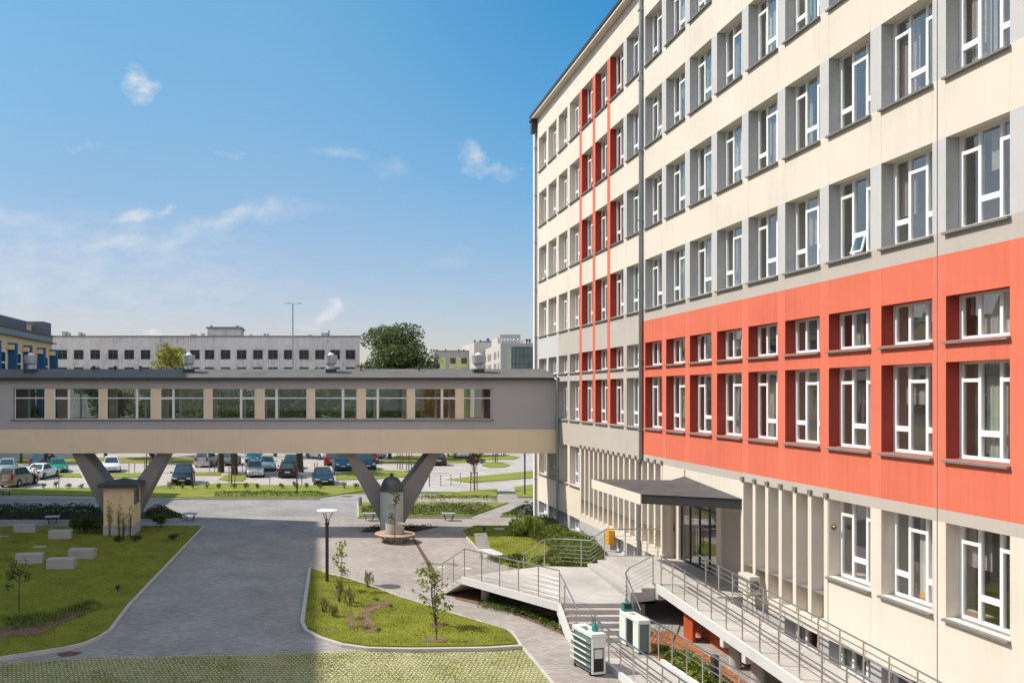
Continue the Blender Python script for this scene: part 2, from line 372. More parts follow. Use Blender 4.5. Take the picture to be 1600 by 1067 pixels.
# ---- windows
def frame_mesh(h,kind,openh=False):
    f=MB(); t=.055; x0,x1=0,.07
    f.box(x0,x1,-OPW,0,0,t+.03); f.box(x0,x1,-OPW,0,h-t,h)
    lw=OPW/3
    for i in range(4):
        y=-OPW*i/3; d=t if i in (0,3) else t*.75
        ya,yb=(y-d*2,y) if i==0 else ((y,y+d*2) if i==3 else (y-d,y+d))
        f.box(x0-.002,x1+.002,ya,yb,t+.03,h-t)
    P=[]                               # panes (y0,y1,z0,z1)
    for i in range(3):
        ya=-OPW*(i+1)/3+t*1.1; yb=-OPW*i/3-t*1.1
        lo=(kind=='A' and i==1) or (kind=='B' and i!=1)
        if kind=='S': P.append((ya,yb,t+.03,h-t,0)); continue
        if lo:
            z=h*.27; f.box(x0-.004,x1+.004,ya-.02,yb+.02,z-.055,z+.075)
            P.append((ya,yb,z+.05,h-t,0)); P.append((ya,yb,t+.03,z-.05,1))
            if openh:                   # bottom light tipped outwards at its foot
                dz=z-.06-(t+.04); 
                for yy in (ya,yb-.045): f.add([(x0-.02-.16*0,yy,z-.06),(x0-.02,yy+.045,z-.06),(x0-.12,yy+.045,t+.06),(x0-.12,yy,t+.06),(x0+.02,yy,z-.06),(x0+.02,yy+.045,z-.06),(x0-.08,yy+.045,t+.06),(x0-.08,yy,t+.06)],[(0,1,2,3),(7,6,5,4),(0,3,7,4),(1,5,6,2),(2,6,7,3)])
                f.box(x0-.13,x0-.08,ya,yb,t+.04,t+.09)
        else:
            z=h*.81; f.box(x0-.004,x1+.004,ya-.02,yb+.02,z-.04,z+.04)
            P.append((ya,yb,z+.03,h-t,0)); P.append((ya,yb,t+.03,z-.03,0))
    return f,P
def win_meshes(h,kind,openh):
    f,P=frame_mesh(h,kind,openh); g=MB(); r=random.Random(hash((round(h,2),kind,openh))%999)
    for ya,yb,z0,z1,lowp in P:
        j=[r.uniform(-.004,.004) for _ in range(4)]; x=.03
        if lowp and openh: g.quad((-.10,yb-.04,z0+.06),(-.10,ya+.04,z0+.06),(-.0,ya+.04,z1-.03),(-.0,yb-.04,z1-.03))
        else: g.quad((x+j[0],yb,z0),(x+j[1],ya,z0),(x+j[2],ya,z1),(x+j[3],yb,z1))
    return f,g
PROTO={}
def sill_mb(th,proj):
    s=MB(); s.add([(-proj,-OPW-.03,-.03),(-proj,.03,-.03),(.30,.03,.015),(.30,-OPW-.03,.015),(-proj,-OPW-.03,-.03-th),(-proj,.03,-.03-th),(.0,.03,-.03-th),(.0,-OPW-.03,-.03-th)],
      [(0,3,2,1),(0,1,5,4),(4,5,6,7),(1,2,6,5),(0,4,7,3)]); return s
def put_window(k,z0,z1,name,kind,openh,sill=True,curtain=True):
    h=z1-z0; key=(round(h,3),kind,openh)
    if key not in PROTO:
        f,g=win_meshes(h,kind,openh); a=f.build('window_frame',WHITE); b=g.build('window_pane',GLASS); c=sill_mb(.05,.09).build('window_sill',SILL)
        PROTO[key]=(a.data,b.data,c.data)
        for o in (a,b,c): bpy.data.objects.remove(o)
    fm,gm,sm=PROTO[key]
    o=bpy.data.objects.new(name,fm); COL.objects.link(o); o.parent=building; o.location=(FD,yfar(k)-oy,z0)
    g=bpy.data.objects.new('pane',gm); COL.objects.link(g); g.parent=o; g.rotation_euler=(0,R.uniform(-.006,.006),R.uniform(-.006,.006))
    if sill:
        s=bpy.data.objects.new('sill',sm); COL.objects.link(s); s.parent=o; s.location=(-FD,0,0)
    if curtain:
        c=MB(); n=R.choice([1,2,2,3])
        for _ in range(n):
            a=R.uniform(0,OPW*.75); wd=R.uniform(.3,.8); b=min(OPW-.03,a+wd); zt=h-.03; zb=R.choice([0.05,0.05,h*.35,h*.55]); m=R.choice([0,1,1,2,2])
            pts=int((b-a)/.05)+2
            xs=.16+.03*_
            for i in range(pts):
                u=a+(b-a)*i/pts; v=a+(b-a)*(i+1)/pts
                c.quad((xs+.02*math.sin(u*50),-u,zb),(xs+.02*math.sin(v*50),-v,zb),(xs+.02*math.sin(v*50),-v,zt),(xs+.02*math.sin(u*50),-u,zt),m)
        c.build('curtain',CURT,o)
    return o
def invis(k,z0,z1): 
    yn=ynear(k); x=495+FX*FPX/yfar(k); s=FPX/max(yfar(k),.1)
    return x>1600 or 615-(z0-H0)*s<0
extra=MB(); extrag=MB()
for k in KS:
    for (z0,z1),nm in [(u,'window') for u in UP]+[(SMALL,'transom_window'),(TALL,'window')]+([(GROUND,'window')] if k in GK else [])+([(BASE,'basement_window')] if k in BK else []):
        kind='S' if nm!='window' else ('A' if (k+ (1 if z0 in (15.06,21.96) else 0))%2==0 else 'B')
        if yfar(k)<2 : continue
        op=(nm=='window' and R.random()<.08)
        if invis(k,z0,z1):
            f,g=win_meshes(z1-z0,kind,False)
            for mb,dst in ((f,extra),(g,extrag)):
                dst.add([(x+FD,y+yfar(k)-oy,z+z0) for x,y,z in mb.v],mb.f)
            continue
        put_window(k,z0,z1,nm,kind,op,sill=nm!='basement_window')
eo=extra.build('window_row',WHITE,building); eo['kind']='stuff'; extrag.build('pane',GLASS,eo)
# ---- concrete fins and the glazing between them
for (a,b) in (FINL,FINR):
    n=int(round((b-a)/(PITCH/3))); st=(b-a)/n; gl=MB(); gp=MB(); pn=MB(); sl=MB()
    for i in range(n+1):
        y=a+st*i-oy
        fb=MB(); fb.box(-.02,.31,y-.08,y+.085,1.60,5.13); fb.box(.03,.14,y-.05,y+.05,1.42,1.60); fb.build('fin',CREAM,building)
        cp=MB(); cp.box(-.07,-.0,y-.10,y+.05,5.14,5.28); 
        cp.build('fin_bracket',SILL,building)
        if i<n:
            y0,y1=y+.085,y+st-.08
            gl.box(.31,.36,y0,y0+.05,2.47,5.12); gl.box(.31,.36,y1-.05,y1,2.47,5.12); gl.box(.31,.36,y0+.05,y1-.05,2.47,2.53); gl.box(.31,.36,y0+.05,y1-.05,4.3,4.37)
            gp.quad((.335,y1,2.5),(.335,y0,2.5),(.335,y0,5.12),(.335,y1,5.12))
            pn.box(.305,.4,y0,y1,1.68,2.42); sl.box(.02,.36,y0,y1,2.42,2.46)
    g=gl.build('fin_glazing',WHITE,building); gp.build('pane',GLASS,g); pn.build('spandrel_panel',GREY,building); sl.build('fin_sill',SILL,building)
# ---- entrance: glazed doors set back
eb=.62
en=MB(); 
en.box(eb,eb+.1,ENT[0]-oy,29.9-oy,0,4.3); en.build('entrance_wall',GREY,building)
e2=MB(); e2.box(eb-.1,eb+.1,29.9-oy,30.25-oy,1.35,4.3); e2.build('door_post',CREAM,building); e2=MB(); e2.box(eb-.12,eb+.1,33.35-oy,33.7-oy,1.35,4.3); e2.build('door_post',CREAM,building)
dr=MB(); dg=MB()
ys=[30.25,30.95,31.75,32.55,33.35]
for i,y in enumerate(ys):
    dr.box(eb-.03,eb+.03,y-.035-oy,y+.035-oy,1.36,4.25)
for z in (1.36,3.6,4.2): dr.box(eb-.028,eb+.028,30.25-oy,33.35-oy,z,z+.07)
dg.quad((eb,33.35-oy,1.36),(eb,30.25-oy,1.36),(eb,30.25-oy,4.25),(eb,33.35-oy,4.25))
d=dr.build('entrance_door',DARK,building); dg.build('pane',GLASS,d)
hd=MB(); hd.tube([(eb-.09,31.85-oy,2.2),(eb-.09,31.85-oy,3.0)],.02); hd.tube([(eb-.09,31.65-oy,2.2),(eb-.09,31.65-oy,3.0)],.02)
for y in (31.85,31.65):
    for z in (2.25,2.95): hd.tube([(eb-.09,y-oy,z),(eb,y-oy,z)],.015)
hd.build('handle',STEEL,d)
lob=MB(); lob.box(eb+.1,5,ENT[0]-oy,ENT[1]-oy,1.2,1.34); lob.build('lobby_floor',CONC,building)
# canopy over the entrance
cp=[(11.24-ox,33.9-oy),(11.24-ox,28.8-oy),(14.0-ox,27.35-oy),(14.0-ox,32.8-oy)]
cn=MB(); cn.prism(cp,4.20,4.50,1,1); co=cn.build('canopy',[CREAM,DARK],building)
edge=MB(); edge.prism([(11.20-ox,33.92-oy),(11.20-ox,28.8-oy),(11.24-ox,28.8-oy),(11.24-ox,33.9-oy)],4.16,4.52,0); edge.build('fascia',CREAM,co)
tp=MB(); tp.add([(11.22-ox,33.9-oy,4.52),(11.22-ox,28.79-oy,4.52),(13.98-ox,27.33-oy,4.54),(13.98-ox,31.65-oy,4.86),(13.98-ox,32.8-oy,4.6),(12.9-ox,31.2-oy,4.66)],[(0,1,5),(1,2,5),(2,3,5),(3,4,5),(4,0,5)]); tp.build('felt',mat('canopy_felt',(.085,.08,.078),.9,var=.3,scale=1.5),co)
up=MB(); up.box(-.05,.0,31.62-oy,31.72-oy,4.5,5.13); up.build('stub_post',CREAM,building)
# pipes and joints
def pipe(name,x,y,z0,z1,r,par,m=PIPE,off=None):
    b=MB(); pts=[(x,y,z1),(x,y,z0)] 
    if off: pts=[(x,y,z1),(x,y,off[0]+.25),(off[1],off[2],off[0]),(off[1],off[2],z0)]
    b.tube(pts,r,10)
    zz=z1-1
    while zz>max(z0,(off[0]+.5) if off else z0):
        b.box(x-r*1.25,x+r*1.25,y-r*1.25,y+r*1.25,zz-.03,zz+.03); zz-=3.0
    return b.build(name,m,par)
pipe('downpipe',-.10,35.72-oy,.1,ZTOP,.075,building,PIPE,(5.0,-.10,35.95-oy))
pipe('downpipe',-.10,52.9-oy,.1,24.6,.06,building,PIPE)
hp=MB(); hp.box(-.34,-.0,52.82-oy,53.2-oy,24.55,25.3); hp.box(-.42,.12,52.75-oy,53.26-oy,25.3,25.44); hp.build('gutter_hopper',DARK,building)
jt=MB(); jt.box(-.004,.01,18.755-oy,18.785-oy,1.28,ZTOP-.05); jt.build('expansion_joint',SILL,building)
pc=MB(); pc.box(-.06,.2,53.0-oy,53.6-oy,0,ZTOP-.02); pc.build('corner_strip',WHITE,building)
# small fittings on the front (things of their own)
ac=thing('air_conditioner','cream air conditioning unit on the wall beside the entrance canopy','air conditioner',(13.66,26.3,1.72))
b=MB(); b.box(-.16,.16,-.36,.36,0,.58); b.build('casing',mat('ac_casing',(.58,.54,.46),.5),ac,bevel=.02)
b=MB(); b.lathe([(.0,-.37),(.12,-.37),(.14,-.37),(.14,-.39),(.12,-.39)],(0,0,.29),20,axis='y'); 
for i in range(6): b.box(-.12,.12,-.385,-.375,.12+i*.06,.135+i*.06)
b.build('fan_grille',SILL,ac)
b=MB(); b.box(-.2,.42,-.3,-.26,-.04,0); b.box(-.2,.42,.26,.3,-.04,0); b.build('bracket',SILL,ac)
mb_=thing('letter_box','yellow box hanging on the wall below the fins','box',(13.86,39.3,1.22))
b=MB(); b.box(-.14,.14,-.2,.2,-.33,.33); b.build('casing',mat('yellow_paint',(.75,.36,.01),.5),mb_,bevel=.03)
b=MB(); b.box(-.16,.14,-.22,.22,.31,.35); b.build('lid',mat('yellow_paint',(.75,.36,.01)),mb_)
wl=thing('wall_lamp','small round lamp on the cream reveal beside the ground floor window','lamp',(14.13,22.73,4.36))
b=MB(); b.lathe([(0,-.08),(.035,-.07),(.055,-.035),(.06,0)],(0,0,0),14,axis='y'); b.build('shade',mat('brass_lamp',(.25,.17,.08),.4,.6),wl)
b=MB(); b.lathe([(.07,-.01),(.07,.02),(0,.02)],(0,0,0),14,axis='y'); b.build('base',SILL,wl)

# things left on the inner sills of the two nearest ground floor windows
ORG=mat('orange_cloth',(.7,.3,.05),.8)
b=MB(); b.box(-.06,.06,-.17,.17,0,.11); b.box(-.05,.05,-.15,.15,.11,.125,1); tag(b.build('small_box',[mat('brown_card',(.36,.20,.10),.8),CURT[0]],None,loc=(FX+FD+.11,yfar(0)-.30,3.12)),'brown box on the sill inside the rightmost ground floor window','box')
b=MB(); b.lathe([(0,0),(.04,0),(.04,.2),(.03,.24),(.035,.3),(0,.3)],(0,0,0),12); tag(b.build('flask',ZINC,None,loc=(FX+FD+.13,yfar(0)-.50,3.12)),'metal flask behind the brown box inside the rightmost ground floor window','flask')
b=MB(); b.blob((0,0,.06),.09,.17,.06,10); b.blob((.02,.1,.09),.06,.09,.06,8); tag(b.build('folded_cloth',ORG,None,loc=(FX+FD+.12,yfar(1)-.92,3.12)),'orange cloth on the sill inside the second ground floor window from the right','cloth')
# ================================================================== THE FOOTBRIDGE
BY0,BY1=48.3,51.0; BX0,BX1=-27.5,13.98; BZ0,BZ1=4.54,8.90
bridge=thing('footbridge','enclosed grey and sand footbridge with a window band, carried on concrete V pillars','footbridge',(-6,BY0,BZ0))
bx,by,bz=-6,BY0,BZ0
sB=FPX/BY0
def bX(px): return (px-495.0)/sB
zt,zb_=8.33,6.50; zc=5.92
xs0,xs1=bX(20.5),bX(769)
wb=MB()
for yf,yb2 in ((BY0,BY0+.22),(BY1-.22,BY1)):
    wb.box(BX0-bx,BX1-bx,yf-by,yb2-by,BZ0-bz,zc-bz,1)
    wb.box(BX0-bx,BX1-bx,yf-by,yb2-by,zc-bz,zb_-bz,0)
    wb.box(BX0-bx,BX1-bx,yf-by,yb2-by,zt-bz,BZ1-bz,0)
    wb.box(BX0-bx,xs0-bx,yf-by,yb2-by,zb_-bz,zt-bz,0); wb.box(xs1-bx,BX1-bx,yf-by,yb2-by,zb_-bz,zt-bz,0)
wb.build('wall',[BRG,BRC],bridge)
fl=MB(); fl.box(BX0-bx,BX1-bx,.22,BY1-by-.22,.02,.6); fl.build('floor',CONC,bridge)
cl=MB(); cl.box(BX0-bx,BX1-bx,.22,BY1-by-.22,zt+.12-bz,zt+.2-bz); cl.build('ceiling',CURT[0],bridge)
rf=MB(); ya,yb2=-.22,BY1-by+.25; z1=BZ1-bz; z2=9.52-bz
rf.add([(BX0-bx,ya,z1),(BX1-bx,ya,z1),(BX1-bx,yb2,z2),(BX0-bx,yb2,z2),(BX0-bx,ya,z1-.1),(BX1-bx,ya,z1-.1),(BX1-bx,yb2,z2-.14-.5),(BX0-bx,yb2,z2-.14-.5)],[(0,1,2,3),(4,7,6,5),(0,4,5,1),(2,6,7,3),(0,3,7,4),(1,5,6,2)])
rf.build('roof',ROOFF,bridge)
gt=MB(); gt.box(BX0-bx,BX1-bx,-.30,-.225,z1-.13,z1+.03); gt.build('gutter',DARK,bridge)
sl=MB(); sl.box(xs0-.12-bx,xs1+.12-bx,-.09,.1,zb_-.05-bz,zb_-bz); sl.build('sill',SILL,bridge)
WB=[(22,70,None),(84,154.5,107),(166,236,213.5),(250,319,270.5),(330.5,399,376.5),(412,480,432),(491,558.5,536),(570.5,637,590.5),(647.5,713,691),(724,768.5,None)]
prev=None
for i,(a,b,sp) in enumerate(WB):
    for face in (0,1):
        y0=(.10 if face==0 else BY1-by-.16); f=MB(); g=MB(); x0,x1=bX(a)-bx,bX(b)-bx; za,zb2=zb_-bz,zt-bz; t=.05
        f.box(x0,x1,y0,y0+.06,za,za+t); f.box(x0,x1,y0,y0+.06,zb2-t,zb2); f.box(x0,x0+t,y0,y0+.06,za+t,zb2-t); f.box(x1-t,x1,y0,y0+.06,za+t,zb2-t)
        zm=za+(zb2-za)*.68
        if sp:
            xm=bX(sp)-bx; f.box(xm-.07,xm+.07,y0-.003,y0+.063,za+t,zb2-t)
            if sp-a<b-sp: na,nb,wa,wb3=x0,xm,xm,x1
            else: na,nb,wa,wb3=xm,x1,x0,xm
            f.box(na+.02,nb-.02,y0-.002,y0+.062,zm-.07,zm+.05); f.box(wa+.02,wb3-.02,y0-.001,y0+.061,zm-.03,zm+.03)
        else: f.box(x0+.02,x1-.02,y0-.001,y0+.061,zm-.03,zm+.03)
        g.quad((x0,y0+.03,za),(x1,y0+.03,za),(x1,y0+.03,zb2),(x0,y0+.03,zb2))
        o=f.build('window',WHITE,bridge); g.build('pane',BGLASS,o)
        if face==0:
            nxt=bX(WB[i+1][0])-bx if i<9 else None
            if nxt:
                p=MB(); p.box(x1,nxt,.06,.22,za,zb2); p.build('window_pier',BRC,bridge)
                p=MB(); p.box(x1,nxt,BY1-by-.22,BY1-by-.06,za,zb2); p.build('window_pier',BRC,bridge)
def vpillar(xc):
    v=MB(); y0,y1=48.62-by,50.7-by; o=xc-bx
    pol=[(-.46,-4.54),(.46,-4.54),(2.85,0.02),(2.18,0.02),(0,-2.84),(-2.18,0.02),(-2.85,0.02)]
    # split into convex pieces so that the concave V is filled properly
    for pc_ in ([0,1,4],[0,4,5,6],[1,2,3,4]):
        pass
    n=len(pol); vs=[(o+x,y0,z) for x,z in pol]+[(o+x,y1,z) for x,z in pol]
    tri=[(0,1,4),(0,4,5,6),(1,2,3,4)]
    fs=[tuple(q) for q in tri]+[tuple(i+n for i in q[::-1]) for q in tri]+[(i,i+n,(i+1)%n+n,(i+1)%n) for i in range(n)]
    v.add(vs,fs); return v.build('pillar',CONCD,bridge,bevel=.02)
vpillar(4.43); vpillar(-11.5)
b=MB(); b.tube([(13.84-bx,-.42,z1-.1),(13.84-bx,-.42,-4.4)],.07,10); b.tube([(13.84-bx,-.42,z1-.1),(13.75-bx,-.27,z1-.02)],.07,8); b.build('downpipe',PIPE,bridge)
for px in (48,295,517,747):
    yv=50.1; s=FPX/yv; x=(px-495)/s; zv=9.32
    v=MB(); v.box(x-.32-bx,x+.32-bx,yv-.32-by,yv+.32-by,zv-.15-bz,zv+.16-bz,1)
    v.lathe([(.24,.16),(.22,.42),(.34,.5),(.40,.98),(.37,.99),(.30,.96),(.0,.96)],(x-bx,yv-by,zv-bz),20,0)
    v.lathe([(.2,.96),(.17,1.07),(.08,1.13),(0,1.15)],(x-bx,yv-by,zv-bz),16,2)
    v.build('roof_vent',[ZINC,DARK,WHITE],bridge)
for px in (147,180,219,564,655):
    yv=50.6; s=FPX/yv; x=(px-495)/s; v=MB(); v.tube([(x-bx,yv-by,9.3-bz),(x-bx,yv-by,9.62-bz)],.05,8); v.lathe([(.11,9.6-bz),(.09,9.68-bz),(0,9.7-bz)],(x-bx,yv-by,0),10); v.build('vent_pipe',DARK,bridge)
# ================================================================== FAR BUILDINGS
def block(name,label,X0,X1,Y0,Y1,Z,m,parent_loc=None):
    t=thing(name,label,'building',((X0+X1)/2,Y0,0)); b=MB(); b.box(X0-(X0+X1)/2,X1-(X0+X1)/2,0,Y1-Y0,-.1,Z); b.build('wall',m,t); return t
def onY(px,Y): return (px-495.0)*Y/FPX
def zY(py,Y): return H0+(615.0-py)*Y/FPX
WCON=mat('weathered_panel',(.52,.49,.49),.9,var=.3,scale=.14,fine=1.2,streak=.75,bump=.05)
Yw=162.0
t=thing('panel_building','long weathered pale grey panel building with square dark windows','building',(onY(322,Yw),Yw,0)); cx=onY(322,Yw)
wl_=MB(); x0,x1=onY(70,Yw)-cx,onY(562,Yw)-cx; wl_.box(x0,x1,0,14,-.1,zY(526.5,Yw)); wl_.build('wall',WCON,t)
rf=MB(); rf.box(x0-.15,x1+.15,-.15,14.1,zY(526.5,Yw),zY(526.5,Yw)+.25); rf.build('roof',SILL,t)
ph=MB(); ph.box(onY(321,Yw)-cx,onY(374,Yw)-cx,3,10,zY(526,Yw),zY(511,Yw),0); ph.box(onY(319,Yw)-cx,onY(376,Yw)-cx,2.6,10.4,zY(511,Yw),zY(509,Yw),1)
for a in (327,363): ph.box(onY(a,Yw)-cx,onY(a+9,Yw)-cx,2.94,3.02,zY(525,Yw),zY(522.5,Yw),2)
for a in (325,367): ph.box(onY(a-2,Yw)-cx,onY(a+2,Yw)-cx,5,5.6,zY(509,Yw),zY(505.5,Yw),1)
ph.build('stair_tower',[WCON,SILL,DGLASS],t)
cw=[97.3,123,148.8,176.6,202,227.5,254,279,304.5,327.5,352.5,377.5,403,426.5,451,475,500,523.5,547.5]
for row in range(3):
    for px in cw:
        x=onY(px,Yw)-cx; zc_=zY(554,Yw)-row*3.37; hw=.93; hh=.9
        f=MB(); f.box(x-hw,x+hw,-.05,.02,zc_-hh,zc_-hh+.16); f.box(x-hw,x+hw,-.05,.02,zc_+hh-.12,zc_+hh); f.box(x-hw,x-hw+.14,-.05,.02,zc_-hh+.16,zc_+hh-.12); f.box(x+hw-.14,x+hw,-.05,.02,zc_-hh+.16,zc_+hh-.12)
        f.box(x-.12,x+.12,-.052,.02,zc_-hh+.16,zc_+hh-.12); f.box(x-hw+.14,x+hw-.14,-.05,.015,zc_+.3,zc_+.45)
        o=f.build('window',DARK,t)
        if row<2:
            g=MB(); g.box(x-hw,x+hw,-.02,.0,zc_-hh,zc_+hh); g.build('pane',mat('panel_window_glass',(.025,.028,.033),.3,var=.6,scale=.9,spec=.25),o)
for px,py,wd in ((97,518,8),(102,520,5),(121,519,4),(126,521,3),(300,522,9),(315,521,5),(413,521,4),(418,521,3),(484,523,6),(508,520,12),(514,516,3),(556,525,6),(391,522,3)):
    b=MB(); z0,z1=zY(527,Yw)+.2,zY(py,Yw); xx=onY(px,Yw)-cx
    b.box(xx-wd*.06,xx+wd*.06,1.5,2.7,z0,z1); b.box(xx-wd*.066,xx+wd*.066,1.4,2.8,z1,z1+.1); b.build('roof_vent',ZINC,t)
# cream and blue building on the left
BLU=mat('blue_panel',(.012,.085,.21),.6,var=.15); CRB=mat('cream_far_wall',(.66,.50,.28),.85,var=.08); TEALB=mat('green_grey_panel',(.20,.25,.26),.5,var=.12)
XF=-45.0
t=thing('blue_and_cream_building','cream building with blue pilasters and a green grey roof band at the left edge','building',(XF,120,0))
def yOf(px): return XF*FPX/(px-495.0)
ye=yOf(81); ys_=yOf(-60)
b=MB(); b.box(-16,0,ys_-120,ye-120,-.1,16.4); b.build('wall',CRB,t)
b=MB(); b.box(-15.6,.12,ys_-120,ye-120+.1,16.55,17.6); b.build('roof_band',TEALB,t)
b=MB(); b.box(-16.2,.7,ys_-120,ye-120+.6,16.4,16.55); b.box(-16,.5,ys_-120,ye-120+.4,17.6,17.8); b.build('roof',ROOFF,t)
yy=ye-.9
for i in range(9):
    p=MB(); p.box(.0,1.25,yy-.3-120,yy+.3-120,0,15.4); p.box(.0,1.0,yy-.95-120,yy-.3-120,14.4,15.1,1); p.build('pilaster',[BLU,CRB],t)
    if i<8:
        f=MB(); y0,y1=yy-5.2-120,yy-1.2-120; 
        f.box(.02,.1,y0,y0+.2,.8,14.2); f.box(.02,.1,y1-.2,y1,.8,14.2)
        for z in (.8,4,7.2,10.6,12.4,14.0): f.box(.015,.095,y0+.2,y1-.2,z,z+.2)
        o=f.build('window',WHITE,t); g=MB(); g.box(.0,.05,y0+.2,y1-.2,.9,14.1); g.build('pane',DGLASS,o)
    yy-=6.3
b=MB(); 
b.box(-9,-1.5,ye-22-120,ye-8-120,17.8,19.6,0); b.box(-8.5,-2,ye-8-120,ye-3-120,17.8,19.2,1); b.box(-6,-4.9,ye-17-120,ye-15-120,19.6,21.2,0); b.box(-6.3,-4.6,ye-17.2-120,ye-14.8-120,21.2,21.4,0)
b.build('plant_room',[mat('dark_plant_room',(.10,.11,.14),.6),CRB],t)
b=MB(); b.box(-3.2,-.05,ye-4.2-120,ye-.2-120,17.8,19.9); b.build('stair_tower',mat('dark_plant_room',(.10,.11,.14)),t)
# grey building with yellow green panels, right of the tree
PANE=mat('light_cladding',(.50,.46,.43),.7,var=.06,scale=.4); YGR=mat('yellow_green_panel',(.50,.52,.26),.7,var=.06); DKCL=mat('grey_cladding',(.36,.34,.345),.7,var=.08)
Yg=178.0; cx=onY(712,Yg)
t=thing('low_panel_building','low grey building with pale yellow green wall panels behind the bridge roof','building',(cx,Yg,0))
b=MB(); b.box(onY(679,Yg)-cx,onY(746,Yg)-cx,0,12,-.1,zY(549,Yg)); b.build('wall',DKCL,t)
b=MB(); 
b.box(onY(685,Yg)-cx,onY(696,Yg)-cx,-.06,0,.5,zY(558,Yg)); b.box(onY(702,Yg)-cx,onY(745,Yg)-cx,-.06,0,.5,zY(558,Yg)); b.build('wall_panel',YGR,t)
for row in range(3):
    for px in (707.7,725,742):
        x=onY(px,Yg)-cx; z=zY(563.5,Yg)-row*2.35*1.0; f=MB(); f.box(x-.58,x+.58,-.12,-.06,z-.62,z+.62); o=f.build('window',DARK,t); g=MB(); g.box(x-.5,x+.5,-.14,-.12,z-.54,z+.54); g.build('pane',DGLASS,o)
b=MB(); b.box(onY(679,Yg)-.1-cx,onY(746,Yg)+.1-cx,-.1,12,zY(549,Yg),zY(549,Yg)+.2); b.build('roof',SILL,t)
for px in (679,683,688,702,723,731,736):
    b=MB(); xx=onY(px,Yg)-cx; z=zY(549,Yg); b.tube([(xx,5,z),(xx,5,z+.5)],.12,8); b.blob((xx,5,z+.55),.22,.22,.18,8); b.build('roof_vent',DARK,t)
# white wing with a higher head, and the block with the green glass wall
Yc=150.0; cx=onY(770,Yc)
t=thing('tall_clad_wing','pale clad wing with dark roof plant left of the green glass block','building',(cx,Yc+22,0)); 
Y2=Yc+22
b=MB(); b.box(onY(741,Y2)-cx,onY(800,Y2)-cx,0,14,-.1,zY(535,Y2)); b.build('wall',[PANE],t)
b=MB(); b.box(onY(754,Y2)-cx,onY(782,Y2)-cx,3,9,zY(535,Y2),zY(531.5,Y2)); b.box(onY(767.5,Y2)-cx,onY(771,Y2)-cx,4,5,zY(531.5,Y2),zY(526.5,Y2)); b.build('roof_plant',mat('blue_roof_plant',(.10,.14,.22),.6),t)
for px in (749,758):
    b=MB(); xx=onY(px,Y2)-cx; z=zY(535,Y2); b.tube([(xx,5,z),(xx,5,z+.6)],.12,8); b.blob((xx,5,z+.65),.25,.25,.2,8); b.build('roof_vent',DARK,t)
cx=onY(810,Yc)
t=thing('glass_front_building','clad block with a dark green glass front and a row of roof vents','building',(cx,Yc,0))
xl,xr=onY(782,Yc)-cx,onY(846,Yc)-cx; zt_=zY(536,Yc)
# plan: the left side runs away from the viewer
xb=onY(756,Yc+24)-cx
b=MB(); b.prism([(xl,0),(xr,0),(xr,26),(xb,24)],-.1,zt_); b.build('wall',PANE,t)
fr=MB(); fr.box(xl+.02,xr,-.08,0,0,zt_-.02); fr.build('front_cladding',DKCL,t)
g=MB(); gx0,gx1=onY(799.5,Yc)-cx,onY(831,Yc)-cx; g.box(gx0,gx1,-.16,-.08,.3,zY(542.5,Yc)); gw=g.build('glass_wall',mat('green_glass',(.02,.075,.065),.12,var=.5,scale=.35,fine=.9,spec=.8),t)
m_=MB()
for i in range(6): xx=gx0+(gx1-gx0)*i/5; m_.box(xx-.05,xx+.05,-.2,-.16,.3,zY(542.5,Yc))
for i in range(6): z=zY(542.5,Yc)-i*1.5; m_.box(gx0+.06,gx1-.06,-.195,-.16,z-.06,z+.06)
m_.build('mullion',DARK,gw)
pn=MB(); pn.box(onY(792.5,Yc)-cx,onY(799,Yc)-cx,-.12,-.08,.3,zY(545.5,Yc)); pn.build('wall_panel',mat('pale_green_panel',(.40,.42,.33),.7),t)
dv=Vector((xb-xl,24,0)); L=dv.length; dv.normalize(); nv=Vector((-dv.y,dv.x,0))
for row in range(2):
    for q in (.10,.25,.33,.55,.63,.71,.87):
        c=Vector((xl,0,0))+dv*L*q; z=zY(553,Yc)-row*2.1; f=MB()
        pts=[c+dv*a+nv*d for d in (0.0,.05) for a in (-.55,.55)]
        f.add([(p.x,p.y,zz) for zz in (z-.7,z+.6) for p in pts],[(2,3,7,6),(4,5,7,6),(0,1,3,2),(0,2,6,4),(1,5,7,3)]); f.build('window',mat('side_window',(.22,.19,.18),.4),t)
b=MB(); b.box(onY(793,Yc)-cx,onY(826,Yc)-cx,6,12,zt_,zY(519,Yc)); b.box(onY(790,Yc)-cx,onY(793,Yc)-cx,6.5,12,zt_,zY(524,Yc),1); b.build('penthouse',[DKCL,PANE],t)
for px in (788,793,798,802,807.5,814,820,827.5,832):
    b=MB(); xx=onY(px,Yc)-cx; b.tube([(xx,2,zt_),(xx,2,zt_+.5)],.13,8); b.blob((xx,2,zt_+.65),.27,.27,.25,8); b.build('roof_vent',[ZINC] if px<825 else [DARK],t)
# the tall block left of the courtyard, beside the frame: it throws the shade on the drive and shows in the window panes
t=thing('left_office_block','tall cream office block beyond the left edge that shades the drive','building',(-27.5,40,0))
b=MB(); b.box(-14,0,-60,18.6,-.1,32.4); b.box(-14,0,18.6,30.0,-.1,19.6); b.build('wall',[CREAM],t)
b=MB(); 
for i in range(9):
    for j in range(38): b.box(.0,.03,-59+j*2.05,-59+j*2.05+1.5,1.2+i*3.45,3.2+i*3.45)
o=b.build('window_row',DGLASS,t); o['kind']='stuff'
